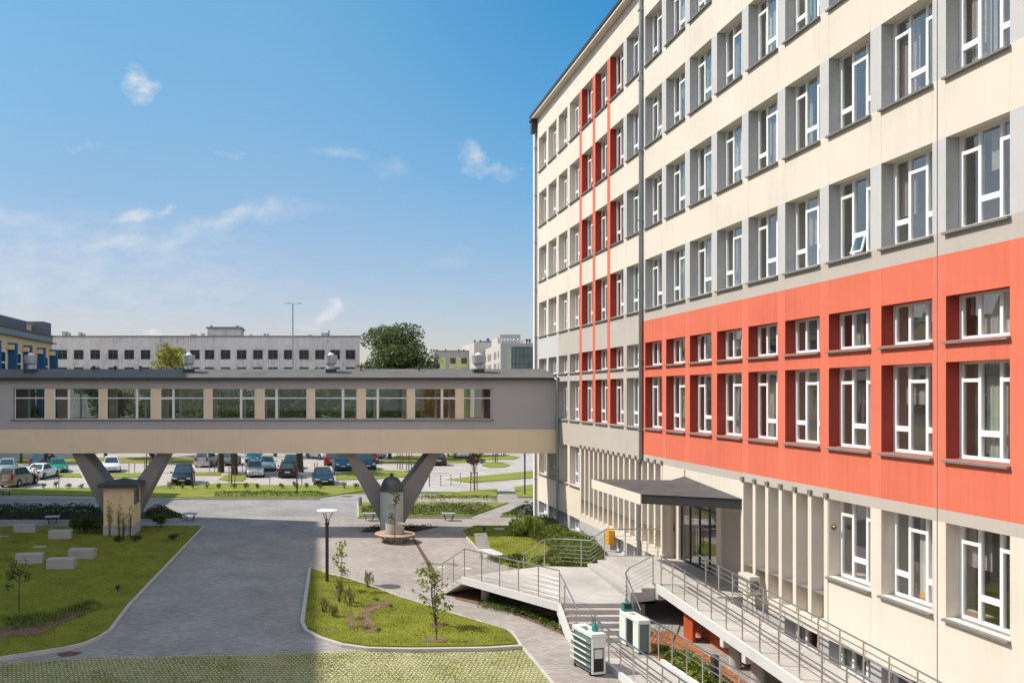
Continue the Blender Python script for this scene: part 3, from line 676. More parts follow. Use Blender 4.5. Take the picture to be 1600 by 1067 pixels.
# ================================================================== GROUND
def sh(name,poly,z,m,px=True,zz=0.0):
    b=MB(); b.sheet([P(*p) for p in poly] if px else poly,z); return struct(b.build(name,m))
gd=MB(); gd.sheet([(-900,-300),(900,-300),(900,1500),(-900,1500)],-.012); struct(gd.build('ground',FIELD))
PLZ=[(-27.5,4),(14.4,4),(14.4,53.0),(26,53),(26,66.3),(-42,66.3),(-42,53),(-27.5,53)]
sh('plaza_paving',PLZ,0.0,PAV,False)
dl=[(317,822),(200,945),(172,982),(130,1003),(60,1016),(0,1026),(-160,1034),(-160,1060),(0,1037),(100,1029),(520,1018),(545,1016),(520,1010),(495,1001),(478,994),(469,985),(483,887),(500,822)]
sh('driveway',dl,.004,DRV)
sh('cross_road',[(-300,778),(560,778),(566,806),(300,806),(290,797),(232,797),(-300,797)],.004,DRV)
sh('parking_pavement',[(-42*20,640),(840,640)] and [(-120,70.8),(60,66.8),(60,175),(-120,175)],.004,PARK,False)
sh('far_lawn',[(-140,128),(60,128),(60,139),(-140,139)],.008,VERGE,False)
# grass strips among the parking rows (raised a little behind their kerbs)
def lawn(name,poly,m,h=.07,px=True,kerb=None,kw=.12):
    pl=[P(x,y,h) for x,y in poly] if px else poly
    b=MB(); b.prism(pl,-.01,h,0); struct(b.build(name,m)); return pl
def kerbline(name,pts,h=.12,w=.12,px=True,closed=False,m=None):
    q=[Vector((*P(x,y,h),0)) for x,y in pts] if px else [Vector((x,y,0)) for x,y in pts]
    b=MB(); n=len(q); L=[];Rr=[]
    for i,p in enumerate(q):
        d=(q[min(i+1,n-1)]-q[max(i-1,0)]).normalized(); nn=Vector((-d.y,d.x,0)); L.append(p+nn*w/2); Rr.append(p-nn*w/2)
    vs=[(p.x,p.y,-.01) for p in L]+[(p.x,p.y,-.01) for p in Rr]+[(p.x,p.y,h) for p in L]+[(p.x,p.y,h) for p in Rr]
    fs=[(0,n,3*n,2*n),(n-1,3*n-1,4*n-1,2*n-1)]
    for i in range(n-1): fs+=[(2*n+i,3*n+i,3*n+i+1,2*n+i+1),(i,2*n+i,2*n+i+1,i+1),(n+i,n+i+1,3*n+i+1,3*n+i)]
    b.add(vs,fs); return struct(b.build(name,m or KERB,bevel=.012))
lawn('verge_lawn',[(-60,763),(0,762.5),(60,762.5),(240,760),(262,757),(320,757.3),(338,754.5),(398,754.5),(404,757.5),(560,758),(573,761),(568,766),(500,776.5),(290,776.5),(-60,770)],VERGE)
kerbline('verge_kerb',[(-250,778),(285,778),(500,778)])
lawn('parking_island',[(525,740),(566,733),(640,735),(640,744),(580,748),(525,749)],VERGE)
lawn('parking_island',[(341,748),(352,742),(383,741),(384,747),(378,751),(352,750)],VERGE)
lawn('parking_island',[(60,744),(75,739),(125,739),(128,745)],VERGE)
lawn('parking_island',[(165,746),(168,739),(226,738),(230,745)],VERGE)
lawn('parking_island',[(300,742),(306,737.5),(345,737),(344,742)],VERGE)
lawn('strip_lawn',[(-200,724.5),(-200,716),(320,714),(320,722)],VERGE)
lawn('strip_lawn',[(545,722.4),(545,718.4),(735,718),(735,722.2)],VERGE)
lawn('strip_lawn',[(610,717.5),(620,711.5),(795,710.5),(812,714),(803,717),(760,718)],VERGE)
lawn('strip_lawn',[(753,727),(757,721),(785,722),(797,726),(788,729.5),(764,730)],VERGE)
lawn('parking_island',[(696,748.5),(840,734.5),(840,745),(734,753.5)],VERGE)
lawn('side_lawn',[(668,777),(690,770),(776,763),(776,776)],VERGE)
lawn('side_lawn',[(803,760.5),(838,756),(838,776),(809,776)],VERGE)
lawn('rose_lawn',[(560,805.5),(559,788),(566,784),(594,784),(794,784.5),(736,805.5)],VERGE)
lawn('bike_border',[(781,806),(805,795),(838,793),(838,806)],VERGE)
kerbline('rose_kerb',[(559,784),(560,807),(737,807)],.1)
sh('planting_strip',[(590,783),(620,777),(776,777),(776,783)],.006,mat('pale_gravel',(.50,.43,.36),.95,var=.3,scale=6,fine=30,bump=.4))
sh('pillar_bed',[(560,831),(585,822),(640,822),(690,822),(640,833)],.008,SOIL)
sh('hedge_bed',[(-300,812),(-300,799),(228,799),(232,797),(262,797),(283,808),(232,811)],.008,SOIL)
kerbline('hedge_kerb',[(-250,812.5),(150,812.5),(280,809.5)],.08)
# lawns of the courtyard
LL=[(-420,822),(0,822),(315,821),(198,945),(171,981),(130,1002),(60,1015),(0,1024.5),(-300,1034)]
leftpoly=lawn('courtyard_lawn',LL,LAWN)
kerbline('lawn_kerb',[(-400,1040),(-150,1033),(0,1025.5),(60,1016.5),(100,1010),(132,1003),(155,993),(172,982),(200,945),(318,821)])
TL=[(485,887),(500,891),(514,896.5),(545,903.5),(577,914),(622,931),(664,944),(705,957),(745,969),(790,982),(803,994),(807,1004),(760,1007),(640,1008.5),(575,1007),(535,1001),(500,990),(480,978),(474,968)]
tripoly=lawn('triangle_lawn',TL,LAWN)
kerbline('triangle_kerb',[(484,886),(472,970),(478,982),(500,994),(535,1005),(575,1010.5),(640,1012),(760,1010.5),(815,1007)],.12,.15)
kerbline('triangle_edging',[(484,886),(514,895.5),(545,902.5),(577,913),(622,930),(664,943),(705,956),(745,968),(800,985),(815,1007),(838,1034),(880,1085)],.06,.10)
FL=[(722,829),(742,820.5),(838,820.5),(862,822),(905,846),(962,872),(925,889),(850,885),(795,884),(764,868),(748,857)]
frontpoly=lawn('front_lawn',FL,LAWN)
kerbline('front_edging',[(838,820),(742,820),(721.5,829),(748,858),(764,869.5)],.07,.10)
sh('grass_paving',[(-200,1040),(0,1037),(100,1029),(520,1018),(545,1016),(818,1012),(885,1090),(980,1300),(-200,1300)],.008,GRID)
sh('ramp_bed',[(10.3,14.5),(11.95,14.5),(11.95,28.0),(10.95,28.0),(10.3,26.5)],.012,CORTMULCH,False)
sh('terrace_bed',[(704,925),(745,917),(815,947),(876,968),(897,1008),(880,992),(800,958),(712,936)],.012,MULCH)
sh('wall_gravel',[(12.7,35),(13.99,35),(13.99,50),(12.9,50)],.09,mat('gravel',(.42,.37,.31),.95,var=.4,scale=8,fine=30,bump=.5),False)
for i,pl in enumerate([[(578,953),(560,951),(565,945),(605,936),(615,940),(612,946),(590,951),(577,962),(585,975),(594,984),(590,990),(565,985),(558,970),(561,955)],[(540,975),(543,955),(550,953),(555,975),(552,984)],[(519,921),(530,919),(545,920),(546,925),(525,926)],[(655,1002),(668,995),(700,997),(698,1003)],[(671,973),(690,971),(702,974),(690,979),(674,978)],[(0,980),(70,972),(130,945),(128,960),(60,992),(0,996)]]):
    b=MB(); b.sheet([P(x,y,.075) for x,y in pl],.078+.002*i); struct(b.build('mulch_patch',MULCH))
# thin drain across the plaza
b=MB(); b.sheet([P(642,838),P(646.5,838),P(686,901),P(679,903)],.006); struct(b.build('drain_channel',mat('rusty_drain',(.12,.065,.045),.8,var=.3)))
for i,(px,py,r) in enumerate(((780,826,.33),(730,888,.2),(690,886,.16))):
    b=MB(); zz=.075 if i==0 else 0.0; c=P(px,py,zz); b.lathe([(0,zz+.012),(r,zz+.012),(r,zz)],(c[0],c[1],0),24,0,smooth=False); struct(b.build('manhole_cover',mat('manhole_concrete',(.62,.55,.47),.8)))
b=MB(); b.sheet([P(88,1021),P(110,1017),P(129,1019),P(118,1024),P(95,1026)],.009); struct(b.build('gutter_grate',mat('rusty_drain',(.12,.065,.045))))
for px,py in ((62,854),(4,838)):
    b=MB(); c=P(px,py,.07); b.box(c[0]-.35,c[0]+.35,c[1]-.25,c[1]+.25,.05,.085); struct(b.build('stone_slab',CONC))
# ================================================================== ENTRANCE TERRACE, STEPS, RAMPS
DZ=.9; LZ=1.35
A_,B_,C2,D_,E_,F_=(5.68,32.3),(8.26,28.2),(10.45,28.2),(10.8,29.15),(11.1,34.1),(9.29,34.3)
TERR=pavermat('terrace_slabs',(.50,.46,.43),(.4,.4),var=.07,mortar=.85)
STEP=mat('step_concrete',(.46,.42,.395),.8,var=.1,scale=2,bump=.05)
RWHITE=mat('ramp_edge_concrete',(.60,.59,.58),.8,var=.08,scale=1,streak=.3)
ter=thing('entrance_terrace','raised concrete terrace with steps on two sides leading up to the glass entrance','terrace',(8.3,31,0)); tx,ty=8.3,31
def loc(poly): return [(x-tx,y-ty) for x,y in poly]
b=MB(); b.prism(loc([A_,B_,C2,D_,E_,F_]),DZ-.24,DZ,0,1); b.build('deck',[TERR,STEP],ter)
b=MB(); b.prism(loc([(11.83,29.05),(14.6,29.05),(14.6,34.2),(11.83,34.2)]),LZ-.3,LZ,0,1); b.prism(loc([(13.2,27.4),(14.6,27.4),(14.6,29.05),(13.2,29.05)]),LZ-.33,LZ-.03,0,1); b.build('landing',[TERR,STEP],ter)
b=MB()
for i in range(2):
    z=DZ+.15*(i+1); x0=10.98+.40*i
    b.prism(loc([(x0,29.1),(11.83,29.1),(11.83,34.15),(x0+.13,34.15)]),DZ-.24+.0*i if i==0 else DZ+.15,z,0)
b.prism(loc([(10.8,29.1),(11.83,29.1),(11.83,29.3),(10.85,29.3)]),lambda p: .55 if p[0]<2.9 else .78,DZ-.24,0)
b.build('landing_steps',STEP,ter)
b=MB()
for i in range(5):
    z=DZ-.15*(i+1); y1=28.2-.28*i; b.box(8.26-tx,10.45-tx,y1-.28-ty,28.2-ty+.0 if i==0 else y1-ty,max(0,z-.35),z)
b.box(8.26-tx,10.45-tx,28.2-ty-.0,28.4-ty,0,DZ-.24)
b.build('front_steps',STEP,ter)
for x in (8.16,10.45):
  sd=MB(); sd.add([(x-tx,28.3-ty,.55),(x-tx,28.2-ty,DZ+.02),(x-tx,26.75-ty,.12),(x-tx,26.75-ty,0),(x-tx,27.3-ty,0),(x+.1-tx,28.3-ty,.55),(x+.1-tx,28.2-ty,DZ+.02),(x+.1-tx,26.75-ty,.12),(x+.1-tx,26.75-ty,0),(x+.1-tx,27.3-ty,0)],[(0,1,2,3,4),(9,8,7,6,5),(0,5,6,1),(1,6,7,2),(2,7,8,3),(3,8,9,4),(4,9,5,0)]); sd.build('stringer',RWHITE,ter)
u=Vector((-.533,.846)); v=Vector((.875,.485)); W=4.1
b=MB()
for i in range(4):
    z=DZ-.18*(i+1); p=Vector(A_)+u*(.30*i); q=p+u*.30
    p=p-v*.09; q=q-v*.09; b.prism(loc([tuple(p),tuple(q),tuple(q+v*W),tuple(p+v*W)]),(lambda zz:(lambda a:max(0,zz-.05-.18*((Vector((a[0]+tx,a[1]+ty))-Vector(A_)).dot(u)/.30))))(DZ-.22),z,0)
b.build('side_steps',STEP,ter)
b=MB(); b.prism(loc([(5.60,32.25),(8.18,28.15),(8.26,28.2),(5.68,32.3)]),DZ-.26,DZ+.015); b.build('edge_beam',RWHITE,ter)
for x,y in ((6.55,32.35),(8.9,30.2),(9.9,33.4),(11.5,29.6)):
    b=MB(); b.lathe([(.17,0),(.17,DZ-.24)],(x-tx,y-ty,0),16); b.build('column',CONC,ter)
# ramps
def rz1(y): return LZ-.05*(29.0-y)
r1=thing('upper_ramp','long concrete access ramp sloping down along the office front from the entrance','ramp',(12.7,22,0))
b=MB(); pol=[(11.9-12.7,14-22),(13.5-12.7,14-22),(13.5-12.7,29.05-22),(11.9-12.7,29.05-22)]
b.prism(pol,lambda p:rz1(p[1]+22)-.22,lambda p:rz1(p[1]+22),0,1); b.build('slab',[TERR,RWHITE],r1)
b=MB(); b.prism([(11.82-12.7,14-22),(11.9-12.7,14-22),(11.9-12.7,29.05-22),(11.82-12.7,29.05-22)],lambda p:rz1(p[1]+22)-.27,lambda p:rz1(p[1]+22)+.03); 
for y in (28.95,24.3,23.05): b.box(11.822-12.7,12.05-12.7,y-.1-22,y+.1-22,rz1(y)-.5,rz1(y)-.23)
b.build('edge_beam',RWHITE,r1)
for y in (24.3,23.05,19.5,17.5):
    b=MB(); b.lathe([(.17,0),(.17,rz1(y)-.2)],(12.22-12.7,y-22,0),16); b.build('column',CONC,r1)
CORT=mat('rust_red_panel',(.42,.075,.02),.7,var=.15,bump=.1)
rw=thing('rust_red_wall','rust red wall panels under the entrance ramp beside the planting bed','wall',(12.6,26,0))
b=MB(); b.box(0,.1,-1.6,1.6,0,.98); b.build('panel',CORT,rw); b=MB(); b.box(-.52,-.42,.75,1.4,0,.95); b.build('panel',CORT,rw)
def rz2(y): return max(0,.045*(25.2-y))
r2=thing('lower_ramp','pale concrete access ramp rising from the foot of the front steps towards the viewer','ramp',(9.4,20,0))
b=MB(); b.prism([(8.55-9.4,12-20),(10.2-9.4,12-20),(10.2-9.4,25.1-20),(8.55-9.4,25.1-20)],-.02,lambda p:rz2(p[1]+20)+.03,0,1); b.build('slab',[TERR,RWHITE],r2)
for x in (8.47,10.2):
    b=MB(); b.prism([(x-9.4,12-20),(x+.1-9.4,12-20),(x+.1-9.4,24.7-20),(x-9.4,24.7-20)],-.02,lambda p:rz2(p[1]+20)+.11); b.build('edge_beam',RWHITE,r2)
# railings
def interp(path,d):
    acc=0
    for a,b in zip(path[:-1],path[1:]):
        L=(Vector(b)-Vector(a)).length
        if d<=acc+L+1e-6: return Vector(a)+(Vector(b)-Vector(a))*((d-acc)/L)
        acc+=L
    return Vector(path[-1])
def railing(name,label,path,posts,wires=5,h=1.05,group='stainless steel railings of the entrance',low=None,ends=None):
    """path: floor points; posts: floor points of the posts"""
    c=Vector(path[len(path)//2]); c.z=0
    t=thing(name,label,'railing',c,0,group)
    up=Vector((0,0,h)); b=MB(); b.tube([Vector(p)+up-c for p in path],.024,8); b.build('handrail',STEEL,t)
    for p in posts:
        b=MB(); q=Vector(p)-c; b.tube([q,q+up*.97],.021,8); b.lathe([(.05,.0),(.05,.012),(.02,.02)],q,10); b.build('post',STEEL,t)
    if wires:
        b=MB()
        for k in range(wires):
            z=.16+(h-.28)*k/(wires-.0)
            b.tube([Vector(p)+Vector((0,0,z))-c for p in path],.008,5)
        b.build('wire',STEEL,t)
    if low:
        b=MB()
        for z in low:
            b.tube([Vector(p)+Vector((.06,0,z))-c for p in path],.02,7)
            for p in posts:
                q=Vector(p)-c; b.tube([q+Vector((0,0,z-.10)),q+Vector((.05,0,z-.10)),q+Vector((.06,0,z))],.008,5)
        b.build('side_rail',STEEL,t)
    return t
def along(a,b,n): a,b=Vector(a),Vector(b); return [a+(b-a)*i/(n-1) for i in range(n)]
a3=(5.72,32.2,DZ); b3=(8.24,28.25,DZ); foot=(5.05,33.5,.05)
railing('railing','steel railing along the terrace edge nearest the triangle of lawn',[foot,a3,b3],[foot,(5.4,32.85,.45)]+along(a3,b3,6),5,1.1)
railing('railing','short steel stair railing left of the front steps',[(8.26,28.2,DZ),(8.36,26.6,.05)],[(8.29,27.8,.72),(8.35,26.75,.1)],5,1.0)
railing('railing','short steel stair railing right of the front steps, behind the green box',[(11.85,29.2,LZ),(10.95,29.15,DZ),(10.5,28.3,DZ),(10.4,26.7,.05)],[(11.8,29.2,LZ),(10.55,28.35,DZ),(10.45,27.5,.5),(10.4,26.75,.05)],5,1.0)
bk=[(8.7,35.3,.1),(9.35,34.35,DZ),(9.8,34.55,DZ),(10.3,34.55,DZ),(10.9,34.3,DZ),(11.2,34.15,DZ),(11.9,34.25,LZ),(14.0,34.25,LZ)]
railing('railing','steel railing curving round the back of the terrace in front of the shrubs',bk,[(8.75,35.2,.1),(9.4,34.38,DZ),(10.9,34.3,DZ),(11.85,34.25,LZ),(12.7,34.25,LZ),(13.6,34.25,LZ)],5,1.08)
ys=[28.9-.92*i for i in range(16)]
railing('railing','long steel railing on the outer edge of the upper ramp',[(11.96,28.95,LZ),(11.96,14.2,rz1(14.2))],[(11.96,y,rz1(y)) for y in ys],0,1.0,low=(.62,.86))
railing('railing','long steel railing between the upper ramp and the office wall',[(13.42,29.2,LZ),(13.42,14.2,rz1(14.2))],[(13.42,y-.2,rz1(y-.2)) for y in ys],0,1.0,low=(.62,.78))
railing('railing','steel railing on the outer edge of the lower ramp, beside the tray cabinet',[(8.6,26.1,.05),(8.6,24.6,.05),(8.6,12.5,rz2(12.5))],[(8.6,y,rz2(y)+.05) for y in [25.9]+[24.5-.95*i for i in range(12)]],0,1.0,low=(.55,.72))
railing('railing','steel railing between the lower ramp and the planting bed',[(10.25,26.0,.05),(10.25,12.5,rz2(12.5))],[(10.25,y,rz2(y)+.05) for y in [25.9-.95*i for i in range(14)]],0,1.0,low=(.55,.72))
# two boxes on castors in front of the steps
TEAL=mat('teal_plastic',(.03,.22,.21),.4,var=.1); PALE=mat('pale_green_plastic',(.66,.70,.66),.4,var=.05); GRN=mat('grey_green_panel',(.13,.18,.18),.45,var=.08); BLK=mat('black_plastic',(.015,.016,.018),.5)
t=thing('tray_cabinet','grey green cabinet on castors with white trays on its side','cabinet',(7.88,24.1,0),math.radians(12))
b=MB(); b.box(-.2,.2,-.5,-.42,.1,.75); b.box(-.2,-.13,-.5,.5,.08,1.08,0); b.box(.13,.2,-.5,.5,.08,1.08,0); b.box(-.13,.13,-.42,.46,.08,.2); b.box(-.2,.2,.42,.5,.08,1.08); b.build('side_panel',GRN,t,bevel=.008)
b=MB(); b.box(-.23,.23,-.55,-.1,1.08,1.2); b.box(-.23,.23,.3,.55,1.08,1.2); b.box(-.23,-.12,-.1,.3,1.08,1.2); b.box(.12,.23,-.1,.3,1.08,1.2); b.build('top',PALE,t,bevel=.02)
b=MB(); b.box(-.21,.21,-.545,-.502,.8,1.08); b.box(-.21,-.16,-.545,-.502,.06,.8); b.box(.16,.21,-.545,-.502,.06,.8); b.box(-.16,.16,-.545,-.502,.06,.12); b.build('front_frame',PALE,t,bevel=.006)
b=MB(); b.box(-.12,.12,-.53,-.505,.5,.76); b.build('notice',mat('paper',(.6,.6,.56),.8),t)
b=MB(); b.box(-.16,.16,-.51,-.502,.12,.5); b.build('opening',BLK,t)
for i in range(5):
    z=.2+.17*i; b=MB(); b.add([(-.2,-.42,z),(-.34,-.42,z+.1),(-.34,.48,z+.1),(-.2,.48,z),(-.2,-.42,z+.03),(-.33,-.42,z+.13),(-.33,.48,z+.13),(-.2,.48,z+.03)],[(0,1,2,3),(7,6,5,4),(0,4,5,1),(1,5,6,2),(2,6,7,3),(3,7,4,0)]); b.build('tray',PALE,t)
for x in (-.18,.18):
    for y in (-.42,.42):
        b=MB(); b.lathe([(.0,-.02),(.05,-.02),(.05,.02),(0,.02)],(x*1.1,y,.05),12,axis='x'); b.box(x*1.1-.03,x*1.1+.03,y-.02,y+.02,.06,.1); b.build('castor',BLK,t)
bt=thing('bottle','teal bottle on top of the white cabinet with trays','bottle',(7.98,23.87,1.2)); b=MB(); b.lathe([(0,0),(.085,0),(.09,.1),(.05,.2),(.02,.27),(.02,.31),(0,.31)],(0,0,0),14); b.build('body',TEAL,bt); b=MB(); b.lathe([(.012,.31),(.012,.36),(0,.36)],(0,0,0),8); b.build('cap',BLK,bt)
t=thing('arch_cabinet','pale green archway shaped cabinet at the foot of the front steps','cabinet',(10.0,26.15,0),math.radians(6))
b=MB(); b.box(-.2,.2,-.62,.66,.92,1.06); b.build('top',PALE,t,bevel=.03)
for y0,y1 in ((-.58,-.28),(.24,.62)):
    b=MB(); b.box(-.154,.154,y0,y1,.06,.92); o=b.build('pedestal',GRN,t,bevel=.01)
    b=MB(); b.box(-.2,-.155,y0-.02,y1+.02,.05,.92); b.box(.155,.2,y0-.02,y1+.02,.05,.92); b.build('edge_trim',PALE,o)
    for x in (-.13,.13):
        b=MB(); b.lathe([(0,-.02),(.045,-.02),(.045,.02),(0,.02)],(x,(y0+y1)/2,.045),12,axis='x'); b.build('castor',BLK,t)
b=MB(); b.box(-.15,.15,-.3,.3,.05,.09); b.build('foot_plate',STEEL,t)
t=thing('teal_box','small teal box with a dark screen standing on the pale green archway cabinet','box',(9.93,26.62,1.06),math.radians(10))
b=MB(); b.add([(-.16,-.1,0),(.16,-.1,0),(.16,.1,0),(-.16,.1,0),(-.16,-.02,.26),(.16,-.02,.26),(.16,.1,.26),(-.16,.1,.26)],[(3,2,1,0),(4,5,6,7),(0,1,5,4),(1,2,6,5),(2,3,7,6),(3,0,4,7)]); b.build('case',TEAL,t,bevel=.012)
b=MB(); b.add([(-.12,-.085,.08),(.12,-.085,.08),(.12,-.03,.23),(-.12,-.03,.23),(-.12,-.07,.08),(.12,-.07,.08),(.12,-.015,.23),(-.12,-.015,.23)],[(0,1,2,3),(0,4,5,1),(2,6,7,3),(1,5,6,2),(0,3,7,4)]); b.build('screen',BLK,t)
b=MB(); b.box(-.1,.06,-.05,.06,0,.02); tag(b.build('folded_cloth',mat('orange_cloth',(.7,.3,.05),.8),loc=(9.98,26.25,1.062),rotz=.5),'orange folded cloth lying on the pale green archway cabinet','cloth')

# ================================================================== STREET FURNITURE
# post lamp with a round white plate
lx,ly=P(511,908,.07)
t=thing('post_lamp','dark post lamp with a round white disc on the triangle of lawn','lamp',(lx,ly,.05))
b=MB(); b.tube([(0,0,0),(0,0,2.45)],.075,14); b.lathe([(.1,2.42),(.1,2.5),(.03,2.52)],(0,0,0),14); b.build('post',DARK,t)
b=MB()
for k in range(3):
    a=k*2.094+.3; c,s=math.cos(a),math.sin(a); b.tube([(c*.06,s*.06,2.45),(c*.1,s*.1,2.65),(c*.2,s*.2,2.85),(c*.34,s*.34,2.985)],.018,6)
b.build('bracket',DARK,t)
b=MB(); b.lathe([(0,2.985),(.40,2.985),(.445,3.0),(.44,3.03),(.3,3.05),(0,3.055)],(0,0,0),32); b.build('disc',WHITE,t)
b=MB(); b.lathe([(.05,2.5),(.06,2.62),(.04,2.7),(0,2.7)],(0,0,0),12); b.build('lamp_head',ZINC,t)
def tlamp(px,py,h,label):
    x,y=P(px,py); t=thing('path_lamp',label,'lamp',(x,y,0),0,'dark path lamps beyond the footbridge')
    b=MB(); b.tube([(0,0,0),(0,0,h)],.06,10); b.build('post',DARK,t); b=MB(); b.lathe([(0,h),(.45,h),(.45,h+.09),(0,h+.12)],(0,0,0),20); b.build('head',DARK,t)
tlamp(820,773,3.3,'dark T shaped path lamp in the grass near the building corner'); tlamp(464,773,4.6,'dark path lamp on the verge in front of the parked estate car')
mx,my=onY(457.5,120),120.0
t=thing('lamp_mast','tall grey lamp mast with two flat heads rising above the footbridge','lamp',(mx,my,0)); hm=zY(474.5,my)
b=MB(); b.tube([(0,0,0),(0,0,hm)],[.16,.09],10); b.build('mast',PIPE,t)
for sgn in (-1,1):
    b=MB(); b.tube([(0,0,hm),(sgn*.5,0,hm+.05)],.05,6); b.blob((sgn*.8,0,hm+.08),.5,.22,.09,10); b.build('lamp_head',ZINC,t)
# advertising column
kx,ky=P(612,834)
t=thing('advertising_column','round pale advertising column with a dark domed cap in front of the concrete V','advertising column',(kx,ky,0))
b=MB(); b.lathe([(.72,0),(.72,.12),(.665,.14),(.665,2.45)],(0,0,0),40); b.build('drum',mat('column_drum',(.42,.46,.46),.6,var=.08,scale=1.5,streak=.4),t)
b=MB(); b.lathe([(.665,2.45),(.715,2.47),(.73,2.52),(.67,2.57),(.60,2.62),(.565,2.83),(.47,3.04),(.32,3.19),(.16,3.28),(.09,3.29),(.09,3.35),(.13,3.4),(.07,3.47),(0,3.5)],(0,0,0),32)
for k in range(8):
    a=k*math.pi/4; c,s=math.cos(a),math.sin(a); b.tube([(c*.605,s*.605,2.62),(c*.57,s*.57,2.83),(c*.475,s*.475,3.05),(c*.325,s*.325,3.2),(c*.1,s*.1,3.29)],.014,5)
b.build('cap',mat('cap_metal',(.10,.115,.125),.35,.5,var=.25),t)
# round planter with a seat ring
qx,qy=P(617,846)
t=thing('planter_bench','round concrete planter with a ring of copper coloured seat slats','planter bench',(qx,qy,0))
b=MB(); b.lathe([(.47,0),(.50,.05),(.51,1.0),(.47,1.0),(.46,.85),(0,.85)],(0,0,0),36); b.build('planter',CONC,t)
COPP=mat('copper_slats',(.50,.33,.24),.5,var=.15)
b=MB(); b.lathe([(.56,.40),(1.08,.40),(1.10,.43),(1.08,.455),(.56,.455),(.56,.40)],(0,0,0),44,smooth=False); b.build('seat',COPP,t)
b=MB()
for k in range(14):
    a=k*2*math.pi/14; c,s=math.cos(a),math.sin(a); b.tube([(c*.52,s*.52,.04),(c*.98,s*.98,.39)],.022,6)
b.build('support',PIPE,t)
b=MB(); b.lathe([(.455,.86),(0,.9)],(0,0,0),20); b.build('earth',SOIL,t)
# flat benches
FB=mat('bench_slats',(.40,.45,.48),.5,var=.1)
def flatbench():
    t=thing('flat_bench','','bench',(0,0,0),0,'flat steel benches by the footbridge')
    b=MB()
    for i in range(6): b.box(-.42,.42,-.32+.108*i,-.32+.108*i+.09,.43,.47)
    b.box(-.40,-.36,-.32,.32,.40,.43); b.box(.36,.40,-.32,.32,.40,.43)
    b.build('seat',FB,t)
    for sx in (-.2,.2):
        b=MB()
        for sy in (-1,1): b.tube([(sx*1.6,sy*.25,.42),(sx*1.15,sy*.12,.2),(sx*1.0,sy*.16,0)],.022,6)
        b.build('leg',DARK,t)
    return t
fb=flatbench(); fb.location=(*P(82,818),0); fb.rotation_euler[2]=.25; fb['label']='flat bench on the path beside the left lawn, in the shade'
for px,py,rz,lab in ((297,813,-.1,'flat bench at the corner where the path meets the drive'),(577,813,.0,'flat bench left of the advertising column'),(701,813,.0,'flat bench right of the concrete V, by the roses'),(10,774,.2,'flat bench at the left edge by the verge grass')):
    dup(fb,(*P(px,py),0),rz,lab)
# slatted lounge seat
t=thing('lounge_seat','white slatted lounge seat with a raised back beside the front lawn','lounge seat',(*P(769,876),0),0)
SL=mat('white_slats',(.70,.70,.70),.45)
ang=math.radians(-76); t.rotation_euler[2]=ang
b=MB()
for i in range(16): b.box(-.85+.1*i,-.85+.1*i+.075,-.33,.33,.40,.43)
b.build('seat',SL,t)
b=MB()
for i in range(8):
    x=-.92-.05*i; z=.45+.085*i; b.box(x-.012,x+.012,-.33,.33,z,z+.07)
b.build('backrest',SL,t)
for x in (-.6,.25):
    b=MB()
    for y in (-.28,.28): b.tube([(x-.2,y,0),(x,y,.4),(x+.2,y,0)],.02,6)
    b.build('leg',STEEL,t)
b=MB()
for y in (-.28,.28): b.tube([(.45,y,.39),(-.9,y,.39),(-1.32,y,1.1)],.02,6)
b.build('frame',STEEL,t)
# seating blocks on the lawn
CB=mat('block_concrete',(.39,.375,.37),.85,var=.1,scale=2,bump=.1)
for i,(px,py,rz,lab) in enumerate(((43,881,.14,'leftmost of the three near concrete seat blocks on the left lawn'),(93,889,.05,'nearest concrete seat block on the left lawn'),(126,873,-.05,'rightmost of the three near concrete seat blocks on the left lawn'),(92,842,.1,'concrete seat block in the far row, left of the hut bushes'),(38,832,0,'farthest concrete seat block, at the edge of the path'))):
    b=MB(); b.box(-.62,.62,-.3,.3,0,.46); x,y=P(px,py,.07); tag(b.build('seat_block',CB,None,bevel=.02,loc=(x,y+.3,.05),rotz=rz),lab,'seat block','concrete seat blocks on the lawn')
# bollard, striped posts, parking posts
x,y=P(562.5,791); b=MB(); b.lathe([(.14,0),(.14,.62),(.13,.66),(0,.67)],(0,0,0),20); tag(b.build('bollard',mat('grey_bollard',(.30,.29,.28),.7),None,loc=(x,y,0)),'stout grey bollard at the corner of the rose lawn','bollard')
for i,(px,py) in enumerate(((688.5,758.5),(704.5,757),(719.5,755),(737,754))):
    x,y=P(px,py); t=thing('striped_post',['leftmost','second','third','rightmost'][i]+' of the four black and white striped posts by the parking','post',(x,y,0),0,'striped posts by the parking')
    b=MB(); b.lathe([(.05,0),(.05,.86),(.03,.9),(0,.9)],(0,0,0),10); b.build('post',DARK,t)
    b=MB()
    for z in (.12,.38,.64): b.lathe([(.052,z),(.052,z+.12)],(0,0,0),10)
    b.build('white_band',WHITE,t)
PP=[(671,760.5),(41.5,763),(92,763),(421.5,759.5),(471.5,759.5),(491.5,736.5),(495.5,736),(327.5,740),(335.5,739),(378.5,737),(201.5,738),(210.5,738)]
